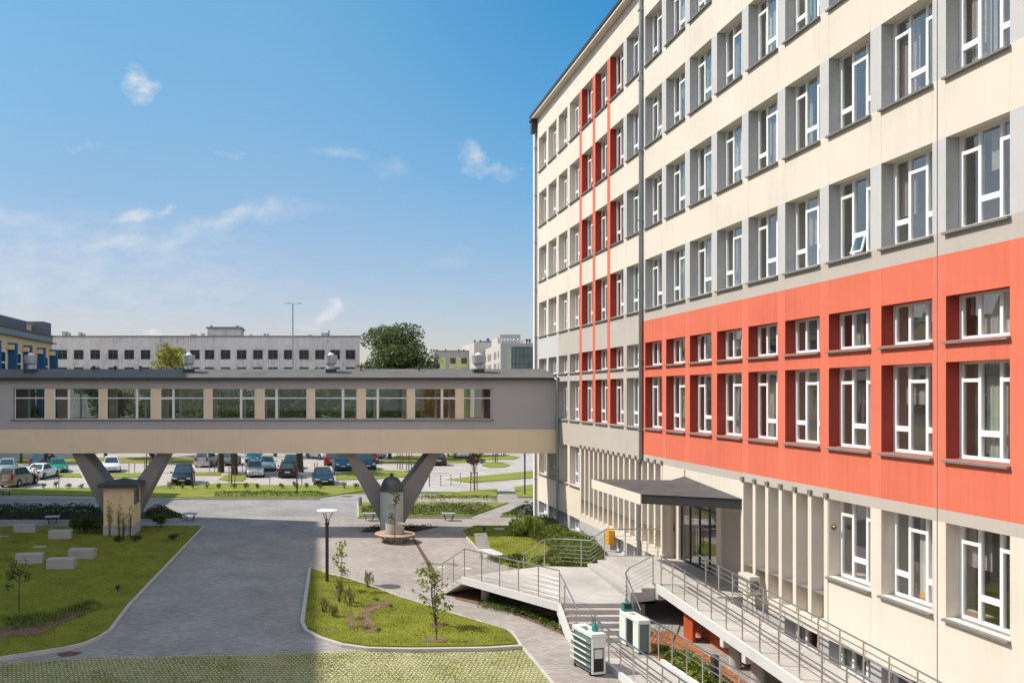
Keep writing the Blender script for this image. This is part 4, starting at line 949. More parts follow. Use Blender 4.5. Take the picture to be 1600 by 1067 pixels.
for i,(px,py) in enumerate(PP):
    x,y=P(px,py); b=MB(); b.lathe([(.035,0),(.035,.82 if i else 1.0),(0,.84 if i else 1.02)],(0,0,0),8); b.box(-.045,.045,-.045,.045,.80,.9) 
    tag(b.build('parking_post',PIPE if i in (3,7) else DARK,None,loc=(x,y,0)),['thin dark post left of the striped posts','thin post on the verge edge in front of the man in the white shirt','thin post on the verge edge below the green car','pale post on the verge edge in front of the silver hatchback','thin post on the verge edge left of the dark blue saloon','left one of two short posts behind the dark blue saloon','right one of two short posts behind the dark blue saloon','pale topped post right of the black people carrier','dark post next to the pale topped post behind the black people carrier','thin post left of the silver hatchback near the tree trunks','left one of two thin posts above the hut roof','right one of two thin posts above the hut roof'][i],'post','thin posts round the parking')
# garden spotlights
for px,py,lab in ((757,830,'small black garden spotlight on the front lawn'),(184,924,'small black garden spotlight on the left lawn'),(184,925,None)):
    if not lab: continue
    x,y=P(px,py,.07); t=thing('garden_spotlight',lab,'spotlight',(x,y,.06)); b=MB(); b.tube([(0,0,0),(0,0,.14)],.02,8); b.build('spike',DARK,t); b=MB(); b.lathe([(.0,-.08),(.085,-.08),(.095,.1),(.08,.1),(.075,.06),(0,.06)],(0,0,.2),14,axis='y'); b.build('head',DARK,t)
x,y=11.0,23.0
b=MB(); b.lathe([(.10,0),(.10,.62),(.11,.63),(.11,.78),(0,.8)],(0,0,0),16); tag(b.build('bollard_light',DARK,None,loc=(x,y,0)),'dark bollard light among the yellow green plants between the ramps','light')
# hut
hx0,hx1,hy0,hy1=-11.95,-10.28,46.6,48.55
t=thing('service_hut','small sand coloured hut with a dark roof standing in front of the concrete V','hut',((hx0+hx1)/2,hy0,0)); hx,hy=(hx0+hx1)/2,hy0
b=MB(); b.box(hx0-hx,hx1-hx,0,hy1-hy,.62,2.75); b.build('wall',mat('hut_render',(.78,.60,.37),.85,var=.06,bump=.05,streak=.2),t); b=MB(); b.box(hx0-hx-.02,hx1-hx+.02,-.02,hy1-hy,0,.62); b.build('plinth',PLINTH,t)
o=.28; b=MB(); b.box(hx0-hx-o,hx1-hx+o,-o,hy1-hy,2.75,2.93)
b.add([(hx0-hx-o,-o,2.93),(hx1-hx+o,-o,2.93),(hx1-hx+o,hy1-hy,2.93),(hx0-hx-o,hy1-hy,2.93),(.15,.9,3.2)],[(0,1,4),(1,2,4),(2,3,4),(3,0,4)]); b.build('roof',mat('hut_roof',(.055,.065,.07),.6,var=.2),t)
b=MB(); xw=hx1-hx; b.box(xw,xw+.05,.18,.25,1.85,2.62); b.box(xw,xw+.05,1.3,1.37,1.85,2.62); b.box(xw,xw+.05,.25,1.3,2.55,2.62); b.box(xw,xw+.09,.16,1.39,1.78,1.85)
for i in range(4): b.box(xw+.01,xw+.03,.42+.22*i,.45+.22*i,1.85,2.55)
w_=b.build('window',SILL,t); g=MB(); g.box(xw-.01,xw+.012,.25,1.3,1.85,2.55); g.build('pane',DGLASS,w_)
# ---- bicycle
def bicycle(x,y,rz,label,c):
    t=thing('bicycle',label,'bicycle',(x,y,0),rz,'parked bicycles')
    for xx in (-.53,.53):
        b=MB(); n=28; b.tube([(xx+.33*math.cos(2*math.pi*k/n),0,.345+.33*math.sin(2*math.pi*k/n)) for k in range(n+1)],.034,6,cap=False); w_=b.build('wheel',BLK,t)
        b=MB()
        for k in range(14): a=2*math.pi*k/14; b.tube([(xx,0,.345),(xx+.32*math.cos(a),0,.345+.32*math.sin(a))],.005,4)
        b.build('spokes',STEEL,w_)
    b=MB(); bb=(-.08,0,.30); st=(-.22,0,.80); hd_=(.36,0,.82); hb=(.42,0,.62)
    for p,q in ((bb,st),(st,hd_),(bb,hb),(hd_,hb),((-.53,0,.345),bb),((-.53,0,.345),(-.2,0,.72)),(hb,(.53,0,.345))): b.tube([p,q],.032,7)
    b.build('frame',c,t)
    b=MB(); b.tube([(.36,0,.82),(.33,0,1.0),(.30,0,1.04)],.014,6); b.tube([(.12,-.28,1.03),(.30,-.22,1.05),(.33,0,1.04),(.30,.22,1.05),(.12,.28,1.03)],.013,6); b.build('handlebar',DARK,t)
    b=MB(); b.tube([st,(-.25,0,.93)],.014,6); b.blob((-.26,0,.96),.16,.09,.05,10); b.build('saddle',BLK,t)
    b=MB(); b.tube([(-.53,0,.70),(-.25,0,.70)],.012,5); b.tube([(-.6,-.06,.71),(-.25,-.06,.71)],.01,5); b.tube([(-.6,.06,.71),(-.25,.06,.71)],.01,5); b.lathe([(0,-.03),(.09,-.03),(.09,.03),(0,.03)],(-.08,0,.30),16,axis='y'); b.tube([(-.08,-.09,.30),(-.08,-.09,.14)],.012,5); b.tube([(-.08,.09,.30),(-.08,.09,.46)],.012,5); b.build('carrier',DARK,t)
    return t
bicycle(13.72,53.75,math.pi,'dark bicycle with its wheels towards the path, leaning at the building corner',BLK)
bicycle(13.95,54.35,.25,'pale framed bicycle behind the dark one at the building corner',mat('bike_pale',(.35,.42,.40),.4,.3))
# ================================================================== CARS
RUB=mat('tyre_rubber',(.018,.018,.018),.8); RIM=mat('alloy_rim',(.45,.45,.46),.35,.8); CGL=mat('car_glass',(.035,.065,.08),.05,var=.3,scale=1.5,spec=.9)
HLT=mat('headlight_lens',(.72,.74,.76),.1,.3,spec=.8); TLT=mat('tail_light',(.45,.015,.012),.2); PLT=mat('number_plate',(.66,.66,.64),.5); TRIM=mat('black_trim',(.02,.02,.022),.55)
WM=None
def paint(name,c,metal=.25): return mat('paint_'+name,c,.28,metal,var=.05,spec=.6)
def car(label,x,y,rz,pm,kind='hatch',L=4.1,Wd=1.74,Hh=1.47,name='parked_car'):
    """nose towards -Y"""
    t=thing(name,label,'van' if kind=='van' else 'car',(x,y,0),rz,'cars parked beyond the footbridge')
    hw=Wd/2; zb=.22; bl=Hh*.60
    nose=-L/2; tail=L/2
    cow={'hatch':-.17,'sedan':-.16,'estate':-.17,'suv':-.18,'van':-.24}[kind]*L          # foot of the windscreen
    rfF=cow+.17*L if kind!='van' else cow+.12*L
    rfR={'hatch':.33,'sedan':.22,'estate':.40,'suv':.39,'van':.42}[kind]*L
    bt={'hatch':.46,'sedan':.36,'estate':.485,'suv':.475,'van':.485}[kind]*L             # foot of the rear window
    # lower body, lofted along the length: (y, half width, bottom, top)
    st=[(nose,.80*hw,.34,.55*bl+.05),(nose+.06,.90*hw,.26,.70*bl),(nose+.28,.965*hw,.22,.80*bl),(nose+.8,hw,.20,.90*bl),(cow,hw,.20,.985*bl),(0,hw,.20,bl),(bt-.3,hw,.20,bl+.02),(bt,.985*hw,.22,bl+.02 if kind!='sedan' else bl+.03),(tail-.16,.95*hw,.24,(bl*.99 if kind=='sedan' else bl+.0)),(tail-.03,.90*hw,.28,bl*.86),(tail,.84*hw,.36,bl*.7)]
    if kind not in('sedan',): st=[q for q in st if not (q[0]>=tail-.2 and q[0]<bt)]
    st.sort(); b=MB(); vs=[]; m=9
    for yy,h,z0,z1 in st:
        zm=z0+(z1-z0)*.55
        pr=[(.90*h,z0),(.985*h,z0+.08),(h,zm),(.965*h,z1-.05),(.88*h,z1)]
        vs+=[(-a,yy,z) for a,z in pr]+[(a,yy,z) for a,z in pr[::-1]]
    n=10; fs=[]
    for i in range(len(st)-1):
        for k in range(n): fs.append((i*n+k,(i+1)*n+k,(i+1)*n+(k+1)%n,i*n+(k+1)%n))
    fs+= [tuple(range(n)),tuple((len(st)-1)*n+k for k in range(n-1,-1,-1))]
    b.add(vs,fs,0,True)
    # cabin shell
    h0,h1=.90*hw,.70*hw
    cb=[(-h0,cow,bl-.02),(h0,cow,bl-.02),(h0,bt,bl-.0),(-h0,bt,bl-.0),(-h1,rfF,Hh-.04),(h1,rfF,Hh-.04),(h1,rfR,Hh-.05),(-h1,rfR,Hh-.05),(-h1*.86,rfF+.2,Hh),(h1*.86,rfF+.2,Hh),(h1*.86,rfR-.2,Hh-.01),(-h1*.86,rfR-.2,Hh-.01)]
    b.add(cb,[(0,1,5,4),(1,2,6,5),(2,3,7,6),(3,0,4,7),(4,5,9,8),(5,6,10,9),(6,7,11,10),(7,4,8,11),(8,9,10,11)],0)
    b.build('body',pm,t)
    V=[Vector(p) for p in cb]
    def pane(nm,a,b_,c,d,inset,push):
        a,b_,c,d=V[a],V[b_],V[c],V[d]; ctr=(a+b_+c+d)/4; nn=(b_-a).cross(d-a).normalized()*push
        lo,hi,sx=inset
        def q(u,v): return (a*(1-u)+b_*u)*(1-v)+(d*(1-u)+c*u)*v+nn
        g=MB(); g.add([q(sx,lo),q(1-sx,lo),q(1-sx,hi),q(sx,hi),q(sx,lo)-nn*2,q(1-sx,lo)-nn*2,q(1-sx,hi)-nn*2,q(sx,hi)-nn*2],[(0,1,2,3),(0,4,5,1),(1,5,6,2),(2,6,7,3),(3,7,4,0)]); g.build(nm,CGL,t)
    pane('windscreen',0,1,5,4,(.06,.94,.05),.008); pane('rear_window',2,3,7,6,(.12,.92,.08),.008)
    for s in (0,1):
        q=(1,2,6,5) if s==0 else (3,0,4,7)
        a,b_,c,d=[V[i] for i in q]; nn=(b_-a).cross(d-a).normalized()*.008
        g=MB()
        for u0,u1 in ((.07,.36),(.39,.66),(.69,.93)):
            if s==1: u0,u1=1-u1,1-u0
            f=lambda u,v:(a*(1-u)+b_*u)*(1-v)+(d*(1-u)+c*u)*v+nn
            pts=[f(u0,.12),f(u1,.12),f(u1,.9),f(u0,.9)]; g.add(pts+[p-nn*2 for p in pts],[(0,1,2,3),(0,4,5,1),(1,5,6,2),(2,6,7,3),(3,7,4,0)])
        g.build('side_window',CGL,t)
    for s in (-1,1):
        g=MB(); g.box(s*(hw*.62)-.17,s*(hw*.62)+.17,nose+.0,nose+.2,.60*bl,.72*bl); g.build('headlight',HLT,t,bevel=.02)
        zr=(bl*.72,bl*.96) if kind in('hatch','sedan','estate') else (bl*.7,bl*1.15)
        g=MB(); g.box(s*(hw*.74)-.12,s*(hw*.74)+.12,tail-.16,tail+.005,zr[0],zr[1]); g.build('tail_light',TLT,t,bevel=.015)
        g=MB(); g.box(s*(hw+.09)-.09,s*(hw+.09)+.09,cow+.22,cow+.32,bl-.0,bl+.13); g.build('mirror',pm,t,bevel=.02)
    g=MB(); g.box(-hw*.40,hw*.40,nose-.005,nose+.1,.50*bl,.64*bl); g.box(-hw*.7,hw*.7,nose+.0,nose+.1,.30*bl+.05,.40*bl+.05); g.build('grille',TRIM,t)
    g=MB(); g.box(-.26,.26,nose-.012,nose+.02,.43*bl+.03,.43*bl+.14); g.build('plate',PLT,t)
    g=MB(); g.box(-.26,.26,tail-.02,tail+.012,.62*bl,.62*bl+.11); g.build('plate',PLT,t)
    g=MB(); g.box(-.86*hw,.86*hw,nose+.1,tail-.1,.19,.30); g.build('underbody',TRIM,t)
    r=.31 if kind not in('suv','van') else .34
    global WM
    if WM is None: WM={}
    if r not in WM:
        g=MB(); g.lathe([(.55*r/.6*.6,-.10),(.93*r,-.10),(r,-.06),(r,.06),(.93*r,.10),(.55*r,.10)],(0,0,0),20,axis='x'); a=g.build('w',RUB)
        g=MB(); g.lathe([(0,.085),(.2*r,.09),(.56*r,.07),(.62*r,.10)],(0,0,0),20,axis='x')
        for k in range(5):
            an=k*2*math.pi/5; g.tube([(.1,.1*r*math.cos(an),.1*r*math.sin(an)),(.095,.6*r*math.cos(an),.6*r*math.sin(an))],.05*r/.31,5)
        g.lathe([(.62*r,-.10),(.56*r,-.07),(0,-.07)],(0,0,0),20,axis='x'); c=g.build('r',RIM); WM[r]=(a.data,c.data); bpy.data.objects.remove(a); bpy.data.objects.remove(c)
    for s in (-1,1):
        for yy in (nose+.19*L,tail-.19*L):
            o=bpy.data.objects.new('wheel',WM[r][0]); COL.objects.link(o); o.parent=t; o.location=(s*(hw-.085),yy,r); o.rotation_euler[2]=0 if s>0 else math.pi
            q=bpy.data.objects.new('rim',WM[r][1]); COL.objects.link(q); q.parent=o
            g=MB(); n=14; 
            ar=[(s*(hw+.004),yy+(r+.055)*math.cos(math.pi*k/n),r+(r+.055)*math.sin(math.pi*k/n)) for k in range(n+1)]
            ar2=[(s*(hw-.10),p[1],p[2]) for p in ar]
            g.add(ar+ar2,[(k,k+1,n+2+k,n+1+k) for k in range(n)]+[tuple(range(n+1))]); g.build('wheel_arch',TRIM,t)
    return t
def cp(px,py): return P(px,py)
def place(label,px,py,rz,col,kind,front=True,L=4.1,Wd=1.74,Hh=1.47):
    """px,py: where the end nearest the viewer stands"""
    x,y=P(px,py); c,s=math.cos(rz),math.sin(rz); d=L/2-.1
    # local nose is -Y; front=True puts the nose towards the viewer
    r=rz if front else rz+math.pi
    return car(label,x+ (-s*d if False else -s*d), y+c*d, r, col,kind,L,Wd,Hh)
silver=paint('silver',(.50,.51,.52),.5); white=paint('white',(.72,.72,.72),.1); dblue=paint('dark_blue',(.02,.045,.085)); black=paint('black',(.015,.015,.02)); green=paint('green',(.015,.25,.13)); teal=paint('teal_blue',(.01,.12,.19)); red=paint('red',(.28,.02,.02)); beige=paint('khaki',(.26,.24,.18)); lblue=paint('pale_blue',(.38,.46,.52),.4); grey=paint('grey',(.22,.22,.24),.4); blue2=paint('sea_blue',(.012,.085,.12))
place('silver blue hatchback at the left edge with a wide pale windscreen',8,742,.25,lblue,'hatch',True)
place('khaki off road car cut by the left edge, seen from behind',9,762,-.25,beige,'suv',False,4.0,1.75,1.7)
place('white saloon with the man in a white shirt at its boot',50,750,-.12,white,'sedan',False,4.5,1.76,1.45)
place('teal estate with red tail lights behind the white saloon',57,734,-.15,teal,'suv',False,4.4,1.8,1.75)
place('bright green coupe left of the concrete V',93,739,.38,green,'hatch',True,4.2,1.74,1.36)
place('white hatchback seen between the legs of the left concrete V',175,738.5,.28,white,'hatch',True,4.0,1.74,1.5)
place('black people carrier with a chrome grille, nose to the verge',284,759.5,.10,black,'suv',True,4.5,1.85,1.68)
place('silver people carrier under the tree, seen from behind',315,730.5,-.15,silver,'van',False,4.2,1.75,1.65)
place('grey car half hidden between the two tree trunks',355,728,-.1,grey,'hatch',False)
place('teal hatchback right of the tree trunks in the far row',394.5,724,.0,teal,'hatch',True,4.0,1.74,1.5)
place('silver hatchback in front of the pale blue hatchback',399.5,746.5,.12,silver,'hatch',True,3.9,1.7,1.5)
place('pale blue hatchback behind the silver hatchback',418.5,736.5,.08,lblue,'hatch',True,3.9,1.7,1.48)
place('black estate with red tail lights beside the lamp post',449,747.5,.0,black,'estate',False,4.5,1.76,1.5)
place('blue green car in front of the thick tree trunk, behind the black estate',454,734.5,.0,blue2,'hatch',True)
place('dark blue saloon parked alone, nose to the verge',507,759.5,.05,dblue,'sedan',True,4.5,1.76,1.43)
place('red car mostly hidden behind the blue van',519,728,.0,red,'hatch',False)
place('blue van with a high roof left of the right concrete V',536,736.5,.03,teal,'van',True,4.3,1.82,1.85)
place('dark blue off road car right of the leg of the concrete V',575.5,735.5,.12,dblue,'suv',True,4.5,1.85,1.75)
place('red hatchback behind the dark blue off road car',580,725,.0,red,'hatch',True)
place('silver saloon in the far row above the dark blue off road car',598,716.5,.9,silver,'sedan',False,4.4)
place('dark hatchback half hidden by the right leg of the V',686,728,.0,black,'hatch',False,3.9)
place('silver saloon alone in the far row near the red leaved tree',724,717,.15,silver,'sedan',True,4.4)
place('white car in the far row above the blue van',513,717.5,.6,white,'hatch',True)

# ================================================================== PEOPLE
def skin(name,pts,edges,rad,m,parent,root=0):
    me=bpy.data.meshes.new(name+'_cage'); me.from_pydata(pts,edges,[]); o=bpy.data.objects.new(name+'_cage',me); COL.objects.link(o)
    sk=o.modifiers.new('s','SKIN'); sk.use_smooth_shade=True; o.modifiers.new('u','SUBSURF').levels=1
    for i,v_ in enumerate(me.skin_vertices[0].data): 
        r=rad[i]; v_.radius=(r,r) if not isinstance(r,tuple) else r; v_.use_root=(i==root)
    dg=bpy.context.evaluated_depsgraph_get(); dg.update(); ev_=o.evaluated_get(dg); nm=bpy.data.meshes.new_from_object(ev_); bpy.data.objects.remove(o)
    for p in nm.polygons: p.use_smooth=True
    nm.materials.clear(); nm.materials.append(m); nm.name=name
    q=bpy.data.objects.new(name,nm); COL.objects.link(q); q.parent=parent; return q
SKIN=mat('skin',(.42,.24,.17),.6,var=.06)
def person(label,px,py,rz,shirt,trous,hair,lean=.0,reach=.0):
    x,y=P(px,py); t=thing('person',label,'person',(x,y,0),rz)
    def L(p): # bend the upper body forward (towards -Y) above the hip
        a=lean; z=p[2]-.93
        if z<=0: return p
        return (p[0],p[1]*1.0-math.sin(a)*z,.93+math.cos(a)*z)
    J=[(0,0,.95),(0,0,1.12),(0,-.01,1.34),(0,0,1.50),(0,-.01,1.60),(0,-.02,1.70),
       (.10,0,.90),(.11,-.02,.50),(.12,.02,.08),(.12,-.13,.04),
       (-.10,0,.90),(-.13,-.10,.50),(-.15,.05,.08),(-.15,-.10,.04),
       (.19,0,1.42),(.24,-.02-reach*.15,1.15),(.22,-.12-reach*.35,.92+reach*.15),(.22,-.15-reach*.42,.86+reach*.17),
       (-.19,0,1.42),(-.25,-.02-reach*.1,1.15),(-.24,-.10-reach*.3,.92+reach*.1),(-.24,-.13-reach*.38,.86+reach*.12)]
    E=[(0,1),(1,2),(2,3),(3,4),(4,5),(0,6),(6,7),(7,8),(8,9),(0,10),(10,11),(11,12),(12,13),(2,14),(14,15),(15,16),(16,17),(2,18),(18,19),(19,20),(20,21)]
    rd=[.13,.125,.15,.055,.085,.075,.085,.06,.042,.035,.085,.06,.042,.035,.055,.043,.032,.03,.055,.043,.032,.03]
    for h,s in ((17,1),(21,-1)):
        bx_=J[h]
        for k in range(4):
            a=len(J); off=(k-1.5)*.019; ln=(.05,.058,.055,.042)[k]
            J.append((bx_[0]+.004*s,bx_[1]-.02+off,bx_[2]-.05)); J.append((bx_[0]-.012*s,bx_[1]-.025+off,bx_[2]-.06-ln)); E+=[(h,a),(a,a+1)]; rd+=[.010,.008]
        a=len(J); J.append((bx_[0]-.015*s,bx_[1]-.055,bx_[2]-.03)); J.append((bx_[0]-.025*s,bx_[1]-.07,bx_[2]-.075)); E+=[(h,a),(a,a+1)]; rd+=[.011,.009]
    JL=[L(p) for p in J]; skin('body',JL,E,rd,SKIN,t)
    ids=[1,2,14,15,18,19,0]; mp={k:i for i,k in enumerate(ids)}
    sp=[JL[k] for k in ids]; sp[3]=tuple(Vector(JL[14])*.3+Vector(JL[15])*.7); sp[5]=tuple(Vector(JL[18])*.3+Vector(JL[19])*.7)
    skin('shirt',sp,[(0,1),(1,2),(2,3),(1,4),(4,5),(0,6)],[.15,.172,.075,.062,.075,.062,.15],shirt,t)
    tp_=[J[0],J[6],J[7],J[8],J[10],J[11],J[12]]; skin('trousers',tp_,[(0,1),(1,2),(2,3),(0,4),(4,5),(5,6)],[.148,.105,.078,.062,.105,.078,.062],trous,t)
    hp_=L((0,.012,1.70)); b=MB(); b.blob((hp_[0],hp_[1]+.015,hp_[2]+.045),.093,.105,.085,12); b.build('hair',hair,t)
    fc=L((0,-.105,1.665)); b=MB(); b.blob((fc[0],fc[1]-.0,fc[2]),.014,.022,.022,6); 
    for s in (-1,1): b.blob((s*.085,fc[1]+.1,fc[2]+.01),.015,.022,.03,6)
    b.build('nose_and_ears',SKIN,t)
    b=MB()
    for s in (-1,1): b.blob((s*.032,fc[1]+.012,fc[2]+.035),.012,.008,.008,6)
    b.box(-.025,.025,fc[1]+.004,fc[1]+.012,fc[2]-.05,fc[2]-.042); b.build('eyes_and_mouth',mat('eye_dark',(.04,.025,.02),.4),t)
    for s,q in ((1,9),(-1,13)):
        b=MB(); p=J[q]; b.blob((p[0],p[1]+.06,.045),.05,.14,.05,10); b.build('shoe',BLK,t)
    return t
person('man in a white shirt and dark trousers at the boot of the white saloon',52,757,math.pi*.95,mat('white_shirt',(.75,.74,.72),.8),mat('dark_trousers',(.025,.027,.035),.85),mat('brown_hair',(.09,.06,.04),.7),.25,.7)
person('person in dark clothes standing beside the green coupe',77.5,733,.5,mat('dark_jacket',(.03,.035,.05),.85),mat('grey_jeans',(.20,.22,.26),.85),mat('black_hair',(.03,.025,.02),.7),.05,.2)
# ================================================================== VEGETATION
def leaves(name,centers,n,size,m,parent=None,seed=1,flat=.0,up=False):
    """many small folded leaf faces spread through blobs: centers = (x,y,z,rx,ry,rz)"""
    r=random.Random(seed); vs=[];fs=[]
    wts=[c[3]*c[4]*c[5] for c in centers]; tot=sum(wts); acc=[]; a=0
    for w_ in wts: a+=w_/tot; acc.append(a)
    for _ in range(n):
        q=r.random(); i=0
        while acc[i]<q and i<len(acc)-1: i+=1
        c=centers[i]
        while True:
            p=(r.uniform(-1,1),r.uniform(-1,1),r.uniform(-1,1)); d=p[0]**2+p[1]**2+p[2]**2
            if d<1 and r.random()< .25+.75*d: break
        x,y,z=c[0]+p[0]*c[3],c[1]+p[1]*c[4],c[2]+p[2]*c[5]
        s=size*r.uniform(.6,1.3); th=r.uniform(0,6.283); ph=r.uniform(-.9,.9)
        ax=Vector((math.cos(th)*math.cos(ph),math.sin(th)*math.cos(ph),math.sin(ph))); 
        if up: ax=Vector((math.cos(th)*.45,math.sin(th)*.45,1)).normalized()
        bx_=ax.cross(Vector((r.uniform(-1,1),r.uniform(-1,1),r.uniform(-1,1)))).normalized()
        o=len(vs); P0=Vector((x,y,z)); wd=.28 if not up else .09
        vs+= [tuple(P0-ax*s*.5),tuple(P0+bx_*s*wd),tuple(P0+ax*s*.5),tuple(P0-bx_*s*wd)]
        fs.append((o,o+1,o+2,o+3))
    b=MB(); b.v=vs; b.f=fs; b.m=[0]*len(fs); b.sm=[False]*len(fs)
    return b.build(name,m,parent)
def tree(name,label,x,y,h,cw,m,n,size,seed,trunk_h=.3,blobs=14,group=None,z0=0,tr=.18,shape=1.0,cat='tree'):
    r=random.Random(seed); t=thing(name,label,cat,(x,y,z0),0,group)
    ht=h*trunk_h; zc=(h+ht)/2; rz_=(h-ht)/2; cs=[]; b=MB(); b.tube([(0,0,0),(r.uniform(-.1,.1)*tr,0,ht*.6),(r.uniform(-.3,.3)*tr,0,ht),(0,0,h*.75)],[tr*1.25,tr,tr*.85,tr*.25],9)
    for i in range(blobs):
        a=r.uniform(0,6.283); q=r.uniform(.25,.78); el=r.uniform(-.85,.95); k=math.sqrt(max(.05,1-el*el))
        px,py,pz=math.cos(a)*q*k*cw/2,math.sin(a)*q*k*cw/2,zc+el*rz_*.78
        s=r.uniform(.22,.38)*shape; cs.append((px,py,pz,cw*s*.62,cw*s*.62,min(rz_,cw)*s*.55))
        b.tube([(0,0,ht*r.uniform(.7,1.0)),(px*.5,py*.5,(ht+pz)/2),(px*.95,py*.95,pz)],[tr*.45,tr*.28,tr*.08],5)
    cs.append((0,0,zc,cw*.25,cw*.25,rz_*.7))
    b.build('trunk',BARK,t); leaves('crown',cs,n,size,m,t,seed)
    return t
L_TR=leafmat('leaf_far_tree',(.07,.10,.035),(.16,.19,.07),.35)
tree('dense_tree','large dense dark green tree rising behind the footbridge roof',onY(617,150),150,21.9,14.5,L_TR,26000,.5,3,.12,48,tr=.4,shape=1.1)
tree('dense_tree','smaller dark tree joining the right side of the large dense tree',onY(665,146),146,14.8,8.5,L_TR,8000,.5,4,.15,20,tr=.3)
L_TR=leafmat('leaf_far_tree',(.07,.10,.035),(.16,.19,.07),.35)
def willow(label,px,Y,h,cw,n,seed):
    t=thing('willow',label,'tree',(onY(px,Y),Y,0),0,'yellow green willows before the panel building'); r=random.Random(seed); b=MB(); b.tube([(0,0,0),(.1,0,h*.45),(0,0,h*.8)],[.35,.26,.1],8); cs=[]
    for i in range(34):
        a=r.uniform(0,6.283); q=math.sqrt(r.random())*cw*.44; zt_=h*(.97-.42*(q/(cw/2))**2)-r.random()*.35*h
        cs.append((math.cos(a)*q,math.sin(a)*q,zt_-h*.06,cw*.13,cw*.13,h*.10)); b.tube([(0,0,h*.5),(math.cos(a)*q*.6,math.sin(a)*q*.6,zt_*.95),(math.cos(a)*q,math.sin(a)*q,zt_-h*.1)],[.09,.06,.02],4)
    b.build('trunk',BARK,t); leaves('crown',cs,n,.40,L_YW,t,seed)
    return t
willow('tall yellow green willow crown above the left half of the footbridge',270,136,17.0,10.4,13000,5)
willow('low yellow green willow crown left of the tall willow, just over the roof',184,140,13.2,6.5,4500,6)
willow('small yellow green willow top beside the lamp mast',474,138,12.6,4.5,3000,8)
willow('small yellow green willow top right of the lamp mast',499,138,12.8,4.5,3000,9)
for i,(px,Y,h,cw,lab,sd) in enumerate(((165,104,10.6,9,'bushy tree seen through the second and third bridge windows',51),(255,108,10.8,9,'bushy tree seen through the fourth bridge window',52),(430,106,10.6,10,'bushy tree seen through the sixth bridge window',53),(537,104,10.4,9,'bushy tree seen through the seventh bridge window',54),(609,102,10.2,9,'bushy tree seen through the eighth bridge window, behind the column cap',55),(682,108,10.6,8,'bushy tree seen through the ninth bridge window',56))):
    tree('parking_tree',lab,onY(px,Y),Y,h,cw,L_MD if i%2 else L_DK,3600,.42,sd,.32,16,'trees among the parked cars',0,.2)
for i,(px,py,h,cw,lab,sd) in enumerate(((345,738,9.2,9,'left one of two trees with dark trunks in the parking',11),(366,741,9.0,7,'right one of two trees with dark trunks in the parking',12),(469,737.5,9.2,9,'tree with a thick dark trunk behind the lamp post in the parking',13),(238,722,9.6,7,'dark bushy tree behind the right leg of the left concrete V',14),(33,723,9.5,4.5,'slender tree behind the cars at the left edge',15),(575,722,9.6,6.5,'tree behind the dark blue off road car, hidden by the bridge',16))):
    x,y=P(px,py); tree('parking_tree',lab,x,y,h,cw,L_MD if i%2 else L_DK,4200,.36,sd,.30 if i!=3 else .06,16,'trees among the parked cars',0,.30 if i<3 else .14)
# young staked trees
def staked(px,py,label,m,h,cw,n,sd,stakes=3,zt_=1.6,hs=.30):
    x,y=P(px,py); t=tree('young_tree',label,x,y,h,cw,m,n,.17,sd,.45,9,'young trees tied to wooden stakes',0,.045)
    for k in range(stakes):
        a=k*6.283/stakes+.5; b=MB(); b.tube([(math.cos(a)*hs,math.sin(a)*hs,0),(math.cos(a)*hs,math.sin(a)*hs,zt_)],.04,7); b.build('stake',WOOD,t)
    b=MB(); 
    for k in range(stakes):
        a,c=k*6.283/stakes+.5,(k+1)*6.283/stakes+.5; b.tube([(math.cos(a)*hs,math.sin(a)*hs,zt_-.1),(math.cos(c)*hs,math.sin(c)*hs,zt_-.1)],.03,5)
    b.build('tie_rail',WOOD,t); return t
staked(741,767,'young red leaved tree tied to stakes near the striped posts',L_RD,3.9,1.9,900,21)
staked(362,757,'young tree with stakes on the verge in front of the tree trunks',L_MD,5.2,1.2,300,22)
staked(229,738,'young tree with stakes between the legs of the left concrete V',L_MD,4.6,1.3,400,23)
staked(625,733,'left one of two staked trees inside the right concrete V',L_MD,4.4,1.0,250,24,3,1.9)
staked(639,738,'right one of two staked trees inside the right concrete V',L_MD,5.0,1.0,250,25,2,2.2)
for i,(px,py) in enumerate(((751,711.5),(775,712),(787,711.5),(774,723.5))):
    staked(px,py,['leftmost young staked tree in the far right parking strips','middle young staked tree in the far right parking strips','rightmost young staked tree in the far right parking strips','nearest young staked tree in the far right parking strips'][i],L_MD,3.0,.9,160,40+i,3,1.5)
# saplings
def sapling(px,py,h,label,m,n,sd,z=.07,spread=.5,stems=1,size=.13):
    x,y=P(px,py,z); r=random.Random(sd); t=thing('sapling',label,'sapling',(x,y,z-.02),0,'thin saplings round the courtyard'); b=MB(); cs=[]
    for s_ in range(stems):
        dx,dy=(r.uniform(-.3,.3),r.uniform(-.2,.2)) if stems>1 else (0,0)
        b.tube([(dx*.3,dy*.3,0),(dx*.8,dy*.8,h*.5),(dx+.05,dy,h*.95)],[.022,.016,.006],6)
        for i in range(9):
            zz=h*r.uniform(.3,1.0); a=r.uniform(0,6.28); q=spread*r.uniform(.3,1.0)*(1.15-zz/h*.6); p=(dx+math.cos(a)*q,dy+math.sin(a)*q,zz+.15)
            b.tube([(dx*zz/h,dy*zz/h,zz-.1),p],[.009,.004],4); cs.append((p[0],p[1],p[2],.16,.16,.17))
    b.build('stem',BARK,t); leaves('foliage',cs,n,size,m,t,sd); return t
sapling(533,923,1.75,'thin sapling beside the post lamp on the triangle lawn',L_LT,240,31)
sapling(684,976,1.95,'bushy sapling in front of the terrace steps',L_LT,420,32,spread=.62,stems=3)
sapling(682,999,1.1,'short bare sapling in the mulch ring nearest the kerb',L_MD,30,36,spread=.25)
